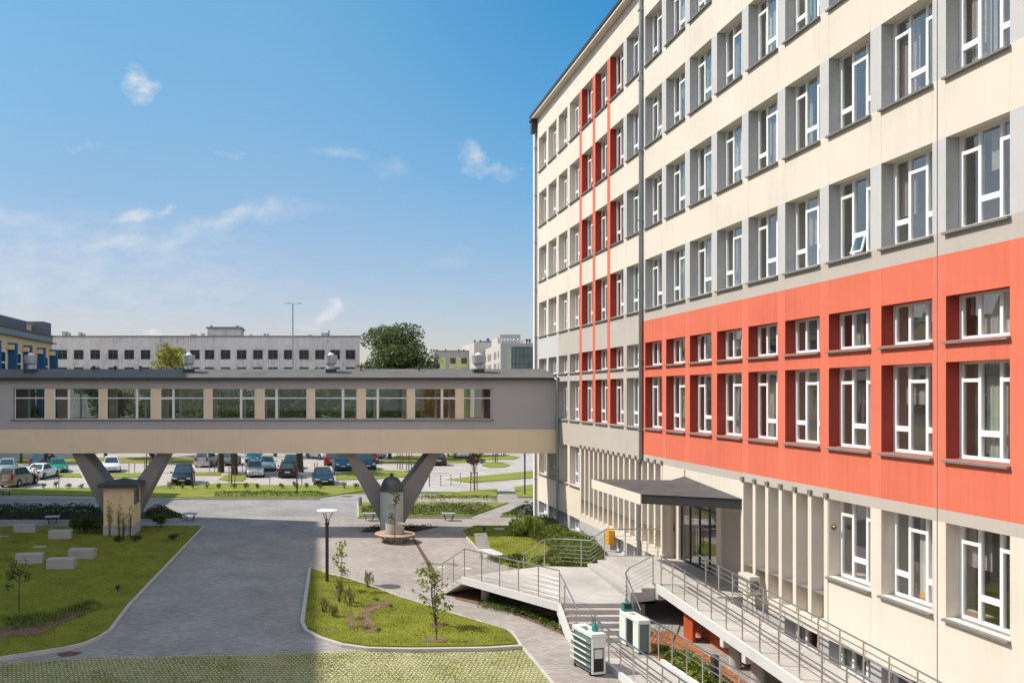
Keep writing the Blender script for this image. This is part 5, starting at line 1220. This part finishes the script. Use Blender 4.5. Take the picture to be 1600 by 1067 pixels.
sapling(30,955,1.7,'thin sapling on the shaded left lawn',L_MD,190,33)
sapling(617,846,2.3,'sapling growing in the round planter',L_MD,220,34,z=.95,spread=.32,size=.12) 
def clump(name,label,px,py,rx,ry,h,n,size,m,sd,z=.07,group=None,cat='shrub',up=False,stems=5,xy=None):
    x,y=xy or P(px,py,z); r=random.Random(sd); t=thing(name,label,cat,(x,y,z-.02),0,group); b=MB(); cs=[]
    for i in range(max(5,stems)):
        a=r.uniform(0,6.28); q=r.uniform(0,.7); s=r.uniform(.35,.6); p=(math.cos(a)*q*rx,math.sin(a)*q*ry,h*r.uniform(.4,.72))
        cs.append((p[0],p[1],p[2],rx*s,ry*s,h*s*.62)); b.tube([(p[0]*.3,p[1]*.3,0),(p[0]*.8,p[1]*.8,p[2])],[.012,.006],4)
    b.build('stem',BARK,t); leaves('foliage',cs,n,size,m,t,sd,up=up); return t
row=[68,88,106,127,265,286,302,324,340,366,384,402,441,461,479,500,538,556]
for i,px in enumerate(row):
    nth=['first','second','third','fourth','fifth','sixth','seventh','eighth','ninth','tenth','eleventh','twelfth','thirteenth','fourteenth','fifteenth','sixteenth','seventeenth','eighteenth'][i]
    clump('verge_shrub',nth+' from the left of the small shrubs along the verge by the parking',px,763,.32,.3,.5+.15*(i%3==1),90,.14,L_MD,100+i,.07,'small shrubs along the verge')
# hut surroundings and the hedge
clump('bush','broad dark bush left of the service hut',137,833,1.5,.8,1.0,1500,.16,L_DK,130)
clump('bush','small bush right of the service hut in the mulch',252,823,.75,.5,.95,600,.14,L_MD,131)
for i,(px,py,h) in enumerate(((171,838,2.1),(186,838.5,2.4),(193,839,1.5),(203,838.5,2.2))):
    clump('tall_perennial',['leftmost','second','third','rightmost'][i]+' of the tall thin dried perennials in front of the service hut',px,py,.22,.18,h,120,.14,L_DK,140+i,.07,'tall perennials before the hut',up=True,stems=7,cat='plant')
for i,(px,py) in enumerate(((186,846),(213,845),(268,843))):
    clump('low_plant',['low plant in front of the hut corner','low plant right of the hut corner','lone low plant on the lawn right of the hut'][i],px,py,.45,.3,.35,170,.11,L_DK,150+i,cat='plant')
def cover(name,label,poly,h,n,size,m,sd,z=.05,px=True,up=False,hv=.6):
    pts=[P(x,y,z) for x,y in poly] if px else poly; r=random.Random(sd); xs=[p[0] for p in pts]; ys=[p[1] for p in pts]; vs=[];fs=[]
    def inside(x,y):
        c=False; j=len(pts)-1
        for i in range(len(pts)):
            if (pts[i][1]>y)!=(pts[j][1]>y) and x<(pts[j][0]-pts[i][0])*(y-pts[i][1])/(pts[j][1]-pts[i][1])+pts[i][0]: c=not c
            j=i
        return c
    def edge(x,y):
        d=9; p=Vector((x,y))
        for i in range(len(pts)):
            a=Vector(pts[i]); e=Vector(pts[i-1])-a; q=max(0,min(1,(p-a).dot(e)/max(e.length_squared,1e-6))); d=min(d,(p-a-e*q).length)
        return d
    k=0
    import mathutils
    while k<n:
        x,y=r.uniform(min(xs),max(xs)),r.uniform(min(ys),max(ys))
        if not inside(x,y): continue
        k+=1; nz=mathutils.noise.noise(Vector((x*.9,y*.9,sd)))*.5+.5; hh=h*(1-hv+hv*nz*1.4)*(1 if h<.3 else min(1,.3+edge(x,y)/.9))
        s=size*r.uniform(.6,1.35); th=r.uniform(0,6.283)
        if up:
            ax=Vector((math.cos(th)*.5,math.sin(th)*.5,1)).normalized(); b_=Vector((math.sin(th),-math.cos(th),0)); P0=Vector((x,y,z)); o=len(vs); hs=hh*r.uniform(.6,1.1)
            vs+=[tuple(P0-b_*s*.5),tuple(P0+b_*s*.5),tuple(P0+ax*hs)]; fs.append((o,o+1,o+2)); continue
        P0=Vector((x,y,z+hh*math.sqrt(r.random()))); ph=r.uniform(-.7,.9); ax=Vector((math.cos(th)*math.cos(ph),math.sin(th)*math.cos(ph),math.sin(ph))); bx_=ax.cross(Vector((r.uniform(-1,1),r.uniform(-1,1),r.uniform(-1,1)))).normalized(); o=len(vs)
        vs+=[tuple(P0-ax*s*.5),tuple(P0+bx_*s*.26),tuple(P0+ax*s*.5),tuple(P0-bx_*s*.26)]; fs.append((o,o+1,o+2,o+3))
    b=MB(); b.v=vs; b.f=fs; b.m=[0]*len(fs); b.sm=[False]*len(fs); return stuff(b.build(name,m),label,'planting')
cover('hedge','low dark hedge under the left end of the footbridge',[(-120,811.5),(-120,799),(160,798),(160,811.5)],.75,5000,.16,L_DK,201)
cover('hedge','low reddish hedge right of the left concrete V',[(228,811),(229,799),(262,798),(283,808),(240,811)],.7,900,.15,L_RD,202); cover('hedge','green leaves in the low hedge right of the left concrete V',[(228,811),(229,799),(262,798),(290,809),(240,811)],.55,1300,.15,L_MD,203)
cover('rose_bed','green leaves of the rose bed along the shaded path',[(566,805),(563,796),(600,796),(770,793),(737,805)],.62,5200,.12,L_MD,204); cover('rose_bed','pale flowers of the rose bed along the shaded path',[(566,803),(563,797),(600,797),(768,794),(735,804)],.68,750,.13,L_RS,205)
cover('strip_planting','low plants in the light strip above the rose lawn',[(600,783),(625,777),(776,777),(776,783)],.4,1500,.12,L_MD,206)
cover('verge_planting','low grassy plants along the kerb of the verge',[(335,776),(335,770),(500,770),(520,773),(500,776)],.35,2400,.12,L_MD,207)
cover('border_planting','planting in the border by the bicycles',[(783,805.5),(806,796),(838,794),(838,805.5)],.5,1800,.13,L_MD,208)
cover('bed_planting','patchy green plants in the soil by the concrete V',[(565,830),(590,822),(685,823),(640,832)],.25,500,.12,L_DK,209)
L_MG=leafmat('leaf_shrub',(.075,.11,.02),(.19,.23,.05),1.5)
SHR=[(806,830),(822,821),(845,819),(862,820),(900,840),(962,868),(935,884),(905,889),(860,885),(850,872),(870,860),(830,842)]
cover('shrub_bed','mixed green shrubs filling the bed between the front lawn and the office wall',SHR,.85,11000,.13,L_MG,210,hv=.75)
cover('shrub_bed','pale upright leaves among the mixed shrubs by the office wall',SHR,1.0,4500,.05,L_LT,211,up=True,hv=.7)
L_OG=leafmat('leaf_fountain_grass',(.24,.30,.05),(.46,.50,.14),1.5,.4)
clump('ornamental_grass','large fountain of bright ornamental grass near the bicycles',826,838,.95,.7,1.2,1700,.5,L_OG,212,up=True,cat='grass')
for i,(px,py) in enumerate(((800,884),(812,880),(846,884))):
    clump('low_plant',['low bush behind the lounge seat','low bush right of the lounge seat','low bush behind the curved railing'][i],px,py,.5,.4,.55,300,.11,L_MD,160+i,cat='plant')
cover('ramp_planting','green plants in the bed between the two ramps',[(10.35,14.6),(11.4,14.6),(11.5,25.0),(11.0,26.2),(10.4,26)],.32,5200,.11,L_MD,213,z=.02,px=False)
cover('ramp_planting','yellow green plants in the bed between the two ramps',[(10.4,22.8),(11.2,22.6),(11.5,25.6),(10.6,25.6)],.5,1300,.13,L_LT,214,z=.02,px=False)
cover('terrace_planting','small plants on the mulch along the terrace edge',[(745,948),(770,935),(815,950),(850,962),(896,1004),(880,990),(820,965)],.22,1500,.09,L_MD,215,z=.02)
L_ST=leafmat('leaf_straw_grass',(.20,.19,.05),(.34,.31,.10),2)
tall=[(575,917,.8),(545,945,.8),(530,940,.9),(505,955,.6),(520,962,.5)]
for i,(px,py,h) in enumerate(tall):
    clump('tall_grass',['thin tall grass right of the sapling near the post lamp','tall grass tuft left of the narrow mulch patch','tall grass tuft between the post lamp and the kerb','tall grass tuft on the shaded corner of the triangle lawn','low grass tuft beside the kerb on the shaded edge of the triangle lawn'][i],px,py,.30,.25,h,40,.36,L_ST,170+i,up=True,cat='grass')
for i,(px,py) in enumerate(((588,938),(610,948),(575,982),(590,985),(563,968))):
    clump('low_plant',['low plant at the upper end of the curved mulch patch','low plant at the right tip of the curved mulch patch','low plant at the foot of the curved mulch patch','low plant at the lower tip of the curved mulch patch','low plant in the bend of the curved mulch patch'][i],px,py,.2,.16,.14,40,.07,L_MG,180+i,cat='plant')
cover('lawn_planting','long dark grasses growing on the left lawn',[(0,990),(0,968),(70,958),(150,938),(165,950),(120,968),(60,985)],.5,1100,.03,L_MD,216,up=True)
def turf(name,label,pts,dens,h,sd,m,wd=.016):
    A=abs(sum(pts[i][0]*pts[(i+1)%len(pts)][1]-pts[(i+1)%len(pts)][0]*pts[i][1] for i in range(len(pts))))/2
    return cover(name,label,pts,h,int(A*dens),wd,m,sd,z=.065,px=False,up=True,hv=.5)
turf('lawn_grass','short grass blades of the triangle lawn',tripoly,750,.07,220,G_A)
lp=[p for p in leftpoly]; lp=[(max(-18.5,x),y) for x,y in lp]
turf('lawn_grass','short grass blades of the left lawn',lp,170,.08,221,G_A,.028)
turf('lawn_grass','short grass blades of the front lawn',frontpoly,420,.07,222,G_A,.02)
cover('paving_grass','grass tufts growing through the grass paving',[(-60,1045),(100,1031),(520,1020),(560,1017),(818,1014),(872,1080),(-100,1080)],.045,26000,.022,G_A,223,z=.01,up=True,hv=.9)
# ================================================================== LIGHT, SKY, CAMERA
SUN=Vector((-.852,.197,1.0)).normalized()
sl=bpy.data.lights.new('sun','SUN'); sl.energy=SUN_E; sl.angle=math.radians(.53); sl.color=(1,.94,.84)
so=bpy.data.objects.new('sun',sl); COL.objects.link(so); so.rotation_euler=SUN.to_track_quat('Z','Y').to_euler(); so.location=(-60,20,80)
w=bpy.data.worlds.new('World'); sc.world=w; w.use_nodes=True; nt=w.node_tree; nt.nodes.clear()
def N(t,**k):
    o=nt.nodes.new(t)
    for a,b in k.items():
        if a.startswith('i_'): o.inputs[int(a[2:]) if a[2:].isdigit() else a[2:].replace('_',' ')].default_value=b
        else: setattr(o,a,b)
    return o
lk=nt.links.new
out=N('ShaderNodeOutputWorld'); bg=N('ShaderNodeBackground'); bg.inputs[1].default_value=SKY_S
sky=N('ShaderNodeTexSky'); sky.sky_type='NISHITA'; sky.sun_disc=False; sky.sun_elevation=math.asin(SUN.z); sky.sun_rotation=math.atan2(SUN.x,SUN.y); sky.altitude=100; sky.air_density=1.0; sky.dust_density=SKY_D; sky.ozone_density=SKY_O
tc=N('ShaderNodeTexCoord'); sp=N('ShaderNodeSeparateXYZ'); lk(tc.outputs['Generated'],sp.inputs[0])
yy=N('ShaderNodeMath',operation='MAXIMUM',i_1=.02); lk(sp.outputs[1],yy.inputs[0])
du=N('ShaderNodeMath',operation='DIVIDE'); lk(sp.outputs[0],du.inputs[0]); lk(yy.outputs[0],du.inputs[1])
dv_=N('ShaderNodeMath',operation='DIVIDE'); lk(sp.outputs[2],dv_.inputs[0]); lk(yy.outputs[0],dv_.inputs[1])
cb=N('ShaderNodeCombineXYZ'); lk(du.outputs[0],cb.inputs[0]); lk(dv_.outputs[0],cb.inputs[1])
wz=N('ShaderNodeTexNoise',i_Scale=9.0,i_Detail=5.0,i_Roughness=.6); lk(cb.outputs[0],wz.inputs['Vector'])
wo=N('ShaderNodeVectorMath',operation='SUBTRACT'); wo.inputs[1].default_value=(.5,.5,.5); lk(wz.outputs['Color'],wo.inputs[0])
ws=N('ShaderNodeVectorMath',operation='MULTIPLY'); ws.inputs[1].default_value=(.13,.07,0); lk(wo.outputs[0],ws.inputs[0])
wa=N('ShaderNodeVectorMath',operation='ADD'); lk(cb.outputs[0],wa.inputs[0]); lk(ws.outputs[0],wa.inputs[1])
nz=N('ShaderNodeTexNoise',i_Scale=34.0,i_Detail=8.0,i_Roughness=.62); mpn=N('ShaderNodeMapping'); mpn.inputs['Scale'].default_value=(.7,1.5,1); lk(cb.outputs[0],mpn.inputs[0]); lk(mpn.outputs[0],nz.inputs['Vector'])
nz2=N('ShaderNodeTexNoise',i_Scale=7.0,i_Detail=6.0,i_Roughness=.6); lk(mpn.outputs[0],nz2.inputs['Vector'])
tot=None
CL=[(222,118,30,26,-30,.8),(238,134,26,16,30,.75),(738,236,30,18,-50,.6),(762,262,42,12,-15,.5),(222,336,34,14,15,.7),(256,326,26,12,30,.65),(340,346,110,20,16,.55),(420,332,120,16,4,.35),(250,384,130,15,8,.35),(524,488,20,15,25,1.0),(505,500,26,10,0,.8),(480,508,40,8,0,.35),(530,238,60,10,5,.4),(610,262,50,16,-10,.2),(370,236,30,6,0,.35),(12,333,80,18,0,.42),(90,390,420,90,-6,.34),(150,470,500,70,-3,.22),(245,522,26,10,0,.8),(700,405,60,22,20,.2),(130,222,40,8,0,.2)]
for px,py,a,b,rot,st in CL:
    mp=N('ShaderNodeMapping',vector_type='TEXTURE'); mp.inputs['Location'].default_value=((px-495)/FPX,(615-py)/FPX,0); mp.inputs['Rotation'].default_value=(0,0,math.radians(rot)); mp.inputs['Scale'].default_value=(a/FPX,b/FPX,1)
    lk(wa.outputs[0],mp.inputs[0]); g=N('ShaderNodeTexGradient',gradient_type='SPHERICAL'); lk(mp.outputs[0],g.inputs[0])
    m=N('ShaderNodeMath',operation='MULTIPLY',i_1=st); lk(g.outputs['Fac'],m.inputs[0])
    if tot is None: tot=m
    else: a_=N('ShaderNodeMath',operation='ADD'); lk(tot.outputs[0],a_.inputs[0]); lk(m.outputs[0],a_.inputs[1]); tot=a_
# break the soft cloud shapes up with noise
s1=N('ShaderNodeMapRange',i_1=.38,i_2=.66); lk(nz.outputs['Fac'],s1.inputs[0])
s2=N('ShaderNodeMapRange',i_1=.3,i_2=.7); lk(nz2.outputs['Fac'],s2.inputs[0])
mm=N('ShaderNodeMath',operation='MULTIPLY_ADD',i_1=.75,i_2=.25); lk(s1.outputs[0],mm.inputs[0])
m2=N('ShaderNodeMath',operation='MULTIPLY_ADD',i_1=.6,i_2=.4); lk(s2.outputs[0],m2.inputs[0])
m3=N('ShaderNodeMath',operation='MULTIPLY'); lk(mm.outputs[0],m3.inputs[0]); lk(m2.outputs[0],m3.inputs[1])
m4=N('ShaderNodeMath',operation='MULTIPLY',use_clamp=True); lk(tot.outputs[0],m4.inputs[0]); lk(m3.outputs[0],m4.inputs[1])
m5=N('ShaderNodeMath',operation='MULTIPLY',i_1=1.7,use_clamp=True); lk(m4.outputs[0],m5.inputs[0])
el=N('ShaderNodeMapRange',interpolation_type='SMOOTHSTEP',i_1=.0,i_2=.52); lk(sp.outputs[2],el.inputs[0])
tm=N('ShaderNodeMix',data_type='RGBA'); lk(el.outputs[0],tm.inputs[0]); tm.inputs[6].default_value=SKY_H; tm.inputs[7].default_value=SKY_T
xr=N('ShaderNodeMapRange',interpolation_type='SMOOTHSTEP',i_1=-.10,i_2=.45); lk(sp.outputs[0],xr.inputs[0])
xe=N('ShaderNodeMath',operation='MULTIPLY'); lk(xr.outputs[0],xe.inputs[0]); lk(el.outputs[0],xe.inputs[1])
tm0=tm; tm=N('ShaderNodeMix',data_type='RGBA'); lk(xe.outputs[0],tm.inputs[0]); lk(tm0.outputs[2],tm.inputs[6]); tm.inputs[7].default_value=SKY_R
xl_=N('ShaderNodeMapRange',interpolation_type='SMOOTHSTEP',i_1=-.45,i_2=.15,i_3=.86,i_4=1.0); lk(sp.outputs[0],xl_.inputs[0])
sk2=N('ShaderNodeVectorMath',operation='SCALE'); lk(sky.outputs[0],sk2.inputs[0]); lk(xl_.outputs[0],sk2.inputs['Scale'])
hs=N('ShaderNodeMix',data_type='RGBA',blend_type='MULTIPLY',i_0=1.0); lk(sk2.outputs[0],hs.inputs[6]); lk(tm.outputs[2],hs.inputs[7])
mx=N('ShaderNodeMix',data_type='RGBA'); lk(m5.outputs[0],mx.inputs[0]); lk(hs.outputs[2],mx.inputs[6]); mx.inputs[7].default_value=CLOUD
# unseen broken cloud overhead, behind and left, added to brighten the ambient light
nb=N('ShaderNodeTexNoise',i_Scale=2.2,i_Detail=6.0,i_Roughness=.6); lk(tc.outputs['Generated'],nb.inputs['Vector'])
nr=N('ShaderNodeMapRange',i_1=.36,i_2=.60); lk(nb.outputs['Fac'],nr.inputs[0])
e1=N('ShaderNodeMapRange',interpolation_type='SMOOTHSTEP',i_1=.50,i_2=.75); lk(sp.outputs[2],e1.inputs[0])
e2=N('ShaderNodeMapRange',interpolation_type='SMOOTHSTEP',i_1=.0,i_2=-.35); lk(sp.outputs[1],e2.inputs[0])
e1b=N('ShaderNodeMath',operation='MULTIPLY',i_1=OVER); lk(e1.outputs[0],e1b.inputs[0])
e3=N('ShaderNodeMath',operation='MAXIMUM'); lk(e1b.outputs[0],e3.inputs[0]); lk(e2.outputs[0],e3.inputs[1])
e5=N('ShaderNodeMapRange',interpolation_type='SMOOTHSTEP',i_1=-.45,i_2=-.65,i_3=0.0,i_4=.7); lk(sp.outputs[0],e5.inputs[0])
e6=N('ShaderNodeMath',operation='MAXIMUM'); lk(e3.outputs[0],e6.inputs[0]); lk(e5.outputs[0],e6.inputs[1])
e4=N('ShaderNodeMath',operation='MULTIPLY'); lk(e6.outputs[0],e4.inputs[0]); lk(nr.outputs[0],e4.inputs[1])
mx2=N('ShaderNodeMix',data_type='RGBA'); lk(e4.outputs[0],mx2.inputs[0]); lk(mx.outputs[2],mx2.inputs[6]); mx2.inputs[7].default_value=FILL_CLOUD
lk(mx2.outputs[2],bg.inputs[0]); lk(bg.outputs[0],out.inputs[0])
cam=bpy.data.cameras.new('camera'); co_=bpy.data.objects.new('camera',cam); COL.objects.link(co_); co_.location=(0,0,H0); co_.rotation_euler=(math.pi/2,0,0)
cam.sensor_width=36; cam.lens=36*FPX/1600; cam.shift_x=(800-495)/1600; cam.shift_y=(615-533.5)/1600; cam.clip_end=4000; cam.clip_start=.1
sc.camera=co_
sc.view_settings.view_transform='Standard'; sc.view_settings.look='None'; sc.view_settings.exposure=EXPO; sc.view_settings.gamma=1
sc.render.engine='CYCLES'; cy=sc.cycles; cy.use_denoising=True; cy.max_bounces=7; cy.diffuse_bounces=4; cy.glossy_bounces=3; cy.transparent_max_bounces=10; cy.transmission_bounces=3; cy.caustics_reflective=CAUS; cy.blur_glossy=BLUR; cy.caustics_refractive=False; cy.sample_clamp_indirect=12; cy.use_adaptive_sampling=True; cy.adaptive_threshold=.02
